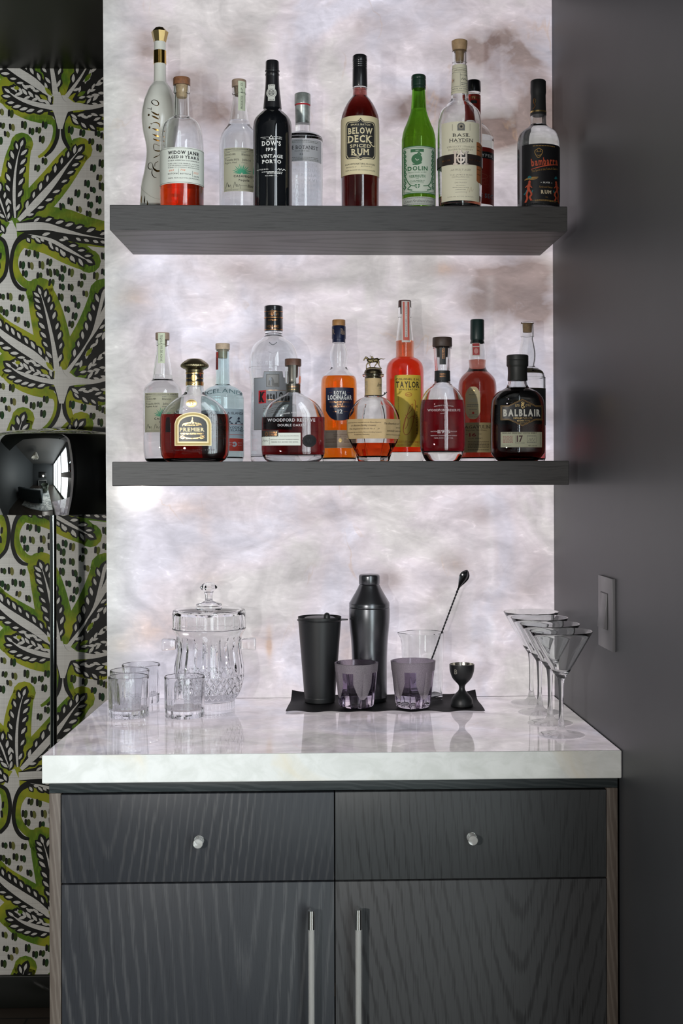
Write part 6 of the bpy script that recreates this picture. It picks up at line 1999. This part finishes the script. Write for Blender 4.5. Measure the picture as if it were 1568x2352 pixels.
# teardrop bowl, hollow side to the right and front
tip = P(1073, 1309, Y0 + .014)
ba = (tip - s1)
Lb = ba.length
bu = ba.normalized()
side = Vector((1, -0.75, 0)).normalized(); side = (side - bu * side.dot(bu)).normalized()
nrm = bu.cross(side)
if nrm.y > 0: nrm = -nrm
vs, fs = [], []
NB, MBn = 20, 12
for i in range(NB + 1):
    t = i / NB
    w = .0125 * (math.sin(PI * min(1, max(0, t)) ** 1.7) ** .75) + .0016 * (1 - t)
    for j in range(MBn + 1):
        v = -1 + 2 * j / MBn
        dep = -.0052 * (1 - v * v) * math.sin(PI * t ** 1.5)
        vs.append(s1 + ba * t + side * (w * v) + nrm * dep)
n1 = len(vs)
for i in range(NB + 1):
    for j in range(MBn + 1):
        vs.append(vs[i * (MBn + 1) + j] - nrm * .0009)
for i in range(NB):
    for j in range(MBn):
        a = i * (MBn + 1) + j
        fs.append((a, a + 1, a + MBn + 2, a + MBn + 1)); fs.append((n1 + a, n1 + a + MBn + 1, n1 + a + MBn + 2, n1 + a + 1))
for i in range(NB):
    for j in (0, MBn):
        a = i * (MBn + 1) + j; c = a + MBn + 1
        fs.append((a, c, n1 + c, n1 + a) if j == 0 else (a, n1 + a, n1 + c, c))
b.add(vs, fs, spn)
b.build('spoon_bowl', so, 60)
# ---- two purple cut tumblers
frost, nt, out = nodes_of('frosted_purple')
nz = noise(nt, objco(nt, (1, 1, 3.5)), 420, 3, .7)
cf = mixc(nt, maprange(nt, nz, .4, .62), (.50, .44, .48), (.80, .73, .77))
bpn = nd(nt, 'ShaderNodeBump', {'Strength': .6, 'Distance': .001, 'Height': nz})
pf = nd(nt, 'ShaderNodeBsdfPrincipled', {'Base Color': cf, 'Roughness': .45, 'Transmission Weight': .72, 'IOR': 1.4, 'Normal': bpn.outputs[0]})
nt.links.new(pf.outputs[0], out.inputs[0])
purple = glass('purple_crystal', (.70, .66, .73), 0.0, 1.52)
base_cl = glass('crystal_base', (.94, .90, .94), 0.0, 1.52)
lines = pbr('etched', (.62, .55, .64), .5)
def purple_glass(ax, rimy, boty, half, hb, label, rot, bird):
    px, _ = mpx(ax, 0)
    c, s_ = stand(px, 1280 + boty / 3.136, ZM)
    Y = c.y
    R, Rb = half / 3.136 * s_, hb / 3.136 * s_
    zr = P(px, 1280 + rimy / 3.136, Y).z
    t_ = thing('cut_glass_tumbler', label, 'glass', (c.x, Y, ZM), 'purple cut tumblers on the mat')
    Hh = zr - ZM
    out = [(Rb * .72, ZM), (Rb * .92, ZM + .002)] + [(Rb + (R - Rb) * t ** .85, ZM + Hh * (.05 + .95 * t)) for t in [i / 64 for i in range(0, 65)]]
    no = len(out)
    inn = [(R - .0010, zr + .0003), (R - .0026, zr - .0008)] + [((Rb + (R - Rb) * t ** .85) - .0040, ZM + Hh * (.05 + .95 * t)) for t in [1 - i / 12 for i in range(1, 9)]] + [(Rb * .72, ZM + Hh * .29), (Rb * .2, ZM + Hh * .27)]
    def mod(th, r, z, i):
        if i >= no or i == 0:
            return 1.0
        t = (z - ZM) / Hh
        if t > .80:
            return 1.012
        q = abs(math.sin(4 * (th + rot)))
        f = 1 - t / .80
        return 1 - .16 * (f ** 1.3) * (1 - q) ** 1.6 - .02 * (1 - min(1, q * 4))
    def fm(i, j, n):
        if i >= no:
            return purple
        t = (out[min(i, no - 1)][1] - ZM) / Hh
        th = 2 * PI * (j + .5) / n
        if t > .80:
            return frost
        u = (th + rot) % (PI / 2) - PI / 4
        w = (.50 if t > .55 else .50 * math.sqrt(max(0, (t - .20) / .35)))
        if abs(u) < w:
            return frost
        return purple if t > .16 else base_cl
    b = MB()
    rev(b, c.x, Y, out + inn, purple, 288, mod, fm)
    b.build('glass_bowl', t_, 35)
    return t_
purple_glass(622, 757, 1078, 156, 124, 'purple grey cut tumbler with frosted rim, in front of the shaker', .45, False)
purple_glass(1030, 745, 1080, 160, 124, 'purple cut tumbler with frosted rim, in front of the mixing glass', .20, True)
# ---- jigger
Y0 = stand(*mpx(1381, 1068), ZM)[0].y
jx = P(620 + 1381 / 3.136, 1550, Y0).x
jg = thing('jigger', 'matte black double ended jigger with a letter B at the mat edge', 'jigger', (jx, Y0, ZM))
pr, x_ = rings([(768, 88, 's'), (772, 90, 's'), (800, 89), (830, 84), (870, 68), (900, 42), (918, 26), (940, 21), (962, 28), (985, 50), (1015, 72), (1045, 80), ('B', 80)], 1381, Y0, ZM)
b = MB()
lathe(b, x_, Y0, pr, mattb, 64, close1=False)
zt1 = pr[-1][1]; rt = pr[-1][0]
steel = pbr('steel_inside', (.48, .46, .42), .22, 1.0)
inner = [(rt, zt1), (rt - .0009, zt1), (rt - .0012, zt1 - .004), (rt * .88, zt1 - .018), (rt * .6, zt1 - .032), (.001, zt1 - .038)]
lathe(b, x_, Y0, [(r, z) for r, z in inner[::-1]], steel, 64, close0=True, close1=False, flip=True)
jb = b.build('jigger_body', jg)
class FakeB: pass
fb = FakeB(); fb.ax = 620 + 1381 / 3.136; fb.Y = Y0; fb.x = x_; fb.crop = CM; fb.root = jg; fb.body = [(r, z, 1.0, 2.0, 0.0, 8) for r, z in pr]
fb.at = lambda z, q: Bottle.at(fb, z, q); fb.front = lambda x, z, q, o: Bottle.front(fb, x, z, q, o)
L = Label(fb, name='letter_mark')
L.text('B', 1330, 826, 19, 36, ink('jigger_print', (150, 146, 136)), .0005, bold=.5, gap=0)
L.done()

# ---- four martini glasses
def martini(px, py, rimy, rimh, label, first=None):
    p, s_ = stand(px, py)
    z = Z_TOP - .0002
    if first is not None:
        c = copy_tree(first)
        c.location = (p.x, p.y, z)
        c['label'] = label
        return c
    t_ = thing('martini_glass', label, 'glass', (p.x, p.y, z), 'martini glasses along the grey wall')
    Hh = P(px, rimy, p.y).z - z
    R = rimh * scl(P(px, rimy, p.y))
    rb = 53.0 * s_
    zz = lambda py_: P(px, py_, p.y).z
    out = [(rb * .9, z), (rb, z + .0006), (rb * .98, z + .0016), (rb * .6, z + .0034), (rb * .32, z + .007), (rb * .20, z + .012), (.0066, z + .020), (.0049, z + .038), (.0046, z + .065), (.0056, z + .092), (.0074, zz(1560)), (.0105, zz(1553)), (.0175, zz(1541))]
    out = crom(out, 4)
    r1, z1 = out[-1]
    out += [(r1 + (R - r1) * t, z1 + (z + Hh - z1) * t) for t in [i / 10 for i in range(1, 11)]]
    zi = zz(1543)
    inn = [(R - .0005, z + Hh + .0004), (R - .0012, z + Hh)] + [(R - .0014 - (R - .0145) * t, z + Hh - (z + Hh - zi) * t) for t in [i / 10 for i in range(1, 11)]] + [(.009, zi - .0016), (.003, zi - .0022)]
    b = MB()
    rev(b, p.x, p.y, out + inn, CLEAR(), 96)
    b.build('glass_bowl', t_, 50)
    return t_
mf = martini(1288.5, 1688, 1449.5, 72.5, 'martini glass standing nearest the front edge of the worktop')
martini(1263, 1660.5, 0, 0, 'martini glass second from the front edge, along the grey wall', mf)
martini(1239, 1636, 0, 0, 'martini glass third from the front edge, along the grey wall', mf)
martini(1220, 1613.5, 0, 0, 'martini glass farthest back, against the lit stone', mf)
# =================== the rest of the room, seen in the chrome shade ===================
def soft_box(b, a, c, mat, bev=.04):
    b.box(a, c, mat, bev)
fab = pbr('sofa_fabric', (.014, .022, .026), .8, var=.15, vscale=60)
so_ = thing('sofa', 'dark blue fabric sofa facing away from the bar', 'sofa', (-1.75, -2.2, 0))
b = MB(); soft_box(b, (-2.75, -2.65, .10), (-.95, -1.75, .40), fab); b.build('base', so_)
b = MB(); soft_box(b, (-2.75, -1.95, .38), (-.95, -1.72, .80), fab, .06); b.build('backrest', so_)
for x0 in (-2.55, -1.85):
    b = MB(); soft_box(b, (x0, -2.66, .405), (x0 + .69, -1.96, .54), fab, .05); b.build('seat_cushion', so_)
for x0 in (-2.77, -1.13):
    b = MB(); soft_box(b, (x0, -2.66, .12), (x0 + .2, -1.74, .60), fab, .05); b.build('arm', so_)
rug_m, nt, out = nodes_of('rug_wool')
nz = noise(nt, objco(nt), 3.0, 6, .6, 1.5)
nt.links.new(nd(nt, 'ShaderNodeBsdfPrincipled', {'Base Color': mixc(nt, maprange(nt, nz, .42, .58), (.55, .55, .53), (.22, .23, .23)), 'Roughness': .9}).outputs[0], out.inputs[0])
b = MB(); b.box((-2.4, -4.6, 0.0005), (-.35, -1.4, .014), rug_m, .004)
o = b.build('area_rug', None, 30); o['label'] = 'pale marbled wool rug on the dark floor'; o['category'] = 'rug'
ct = thing('console_table', 'grey console table under the television', 'table', (-1.2, -6.05, 0))
gm = pbr('console_grey', (.28, .27, .26), .5)
b = MB(); b.box((-1.9, -6.27, .70), (-.5, -5.87, .76), gm, .004); b.build('tabletop', ct)
for x in (-1.9, -.56):
    b = MB(); b.box((x, -6.27, 0), (x + .06, -5.87, .6995), gm, .004); b.build('leg', ct)
tv = thing('television', 'wide black television on the far wall', 'television', (-1.2, -6.26, 1.45))
b = MB(); b.box((-1.9, -6.298, 1.05), (-.5, -6.25, 1.85), pbr('tv_black', (.01, .01, .01), .25), .006); b.build('screen', tv)
pn = thing('pendant_lamp', 'white feathered pendant lamp under the black ceiling', 'lamp', (-1.55, -2.5, Z_ROOM))
b = MB()
fm_ = pbr('feather_white', (.72, .68, .60), .8)
rs = random.Random(4)
for ring in range(5):
    for k in range(14):
        a0 = 2 * PI * (k + .5 * (ring % 2)) / 14
        r0, z0 = .05 + .03 * ring, Z_ROOM - .22 - .05 * ring
        pts = [(-1.55 + (r0 + s * .12) * math.cos(a0), -2.5 + (r0 + s * .12) * math.sin(a0), z0 + .02 - .16 * s * s) for s in (0, .4, .8, 1.1)]
        b.tube(pts, [.012, .035, .03, .006], fm_, 6)
b.build('feather_shade', pn)
b = MB(); b.tube([(-1.55, -2.5, Z_ROOM - .0005), (-1.55, -2.5, Z_ROOM - .30)], .006, pbr('brass', (.7, .5, .2), .3, 1.0), 10); b.build('stem', pn)
ch = thing('swivel_chair', 'round dark green swivel chair on the rug', 'chair', (-.75, -3.6, 0))
gv = pbr('green_velvet', (.035, .045, .025), .8, sheen=.3)
b = MB(); lathe(b, -.75, -3.6, [(.30, .16), (.34, .22), (.35, .38), (.33, .42), (.05, .44)], gv, 40); b.build('seat', ch)
b = MB()
vs, fs = [], []
for i in range(29):
    a0 = rad(-150 + 300 * i / 28)
    for j, (r, z) in enumerate(((.345, .30), (.40, .52), (.41, .72), (.37, .74), (.35, .52), (.32, .40))):
        zz = .30 + (z - .30) * (.62 + .38 * math.cos(a0 / 2))
        vs.append((-.75 + r * math.sin(a0), -3.6 - r * math.cos(a0), zz))
for i in range(28):
    for j in range(6):
        k = (j + 1) % 6
        fs.append((i * 6 + j, (i + 1) * 6 + j, (i + 1) * 6 + k, i * 6 + k))
fs += [tuple(range(6)), tuple(28 * 6 + j for j in range(6))[::-1]]
b.add(vs, fs, gv); b.build('backrest', ch)
b = MB(); lathe(b, -.75, -3.6, [(.22, .0145), (.22, .03), (.04, .05), (.04, .165)], bchrome, 32); b.build('base', ch)
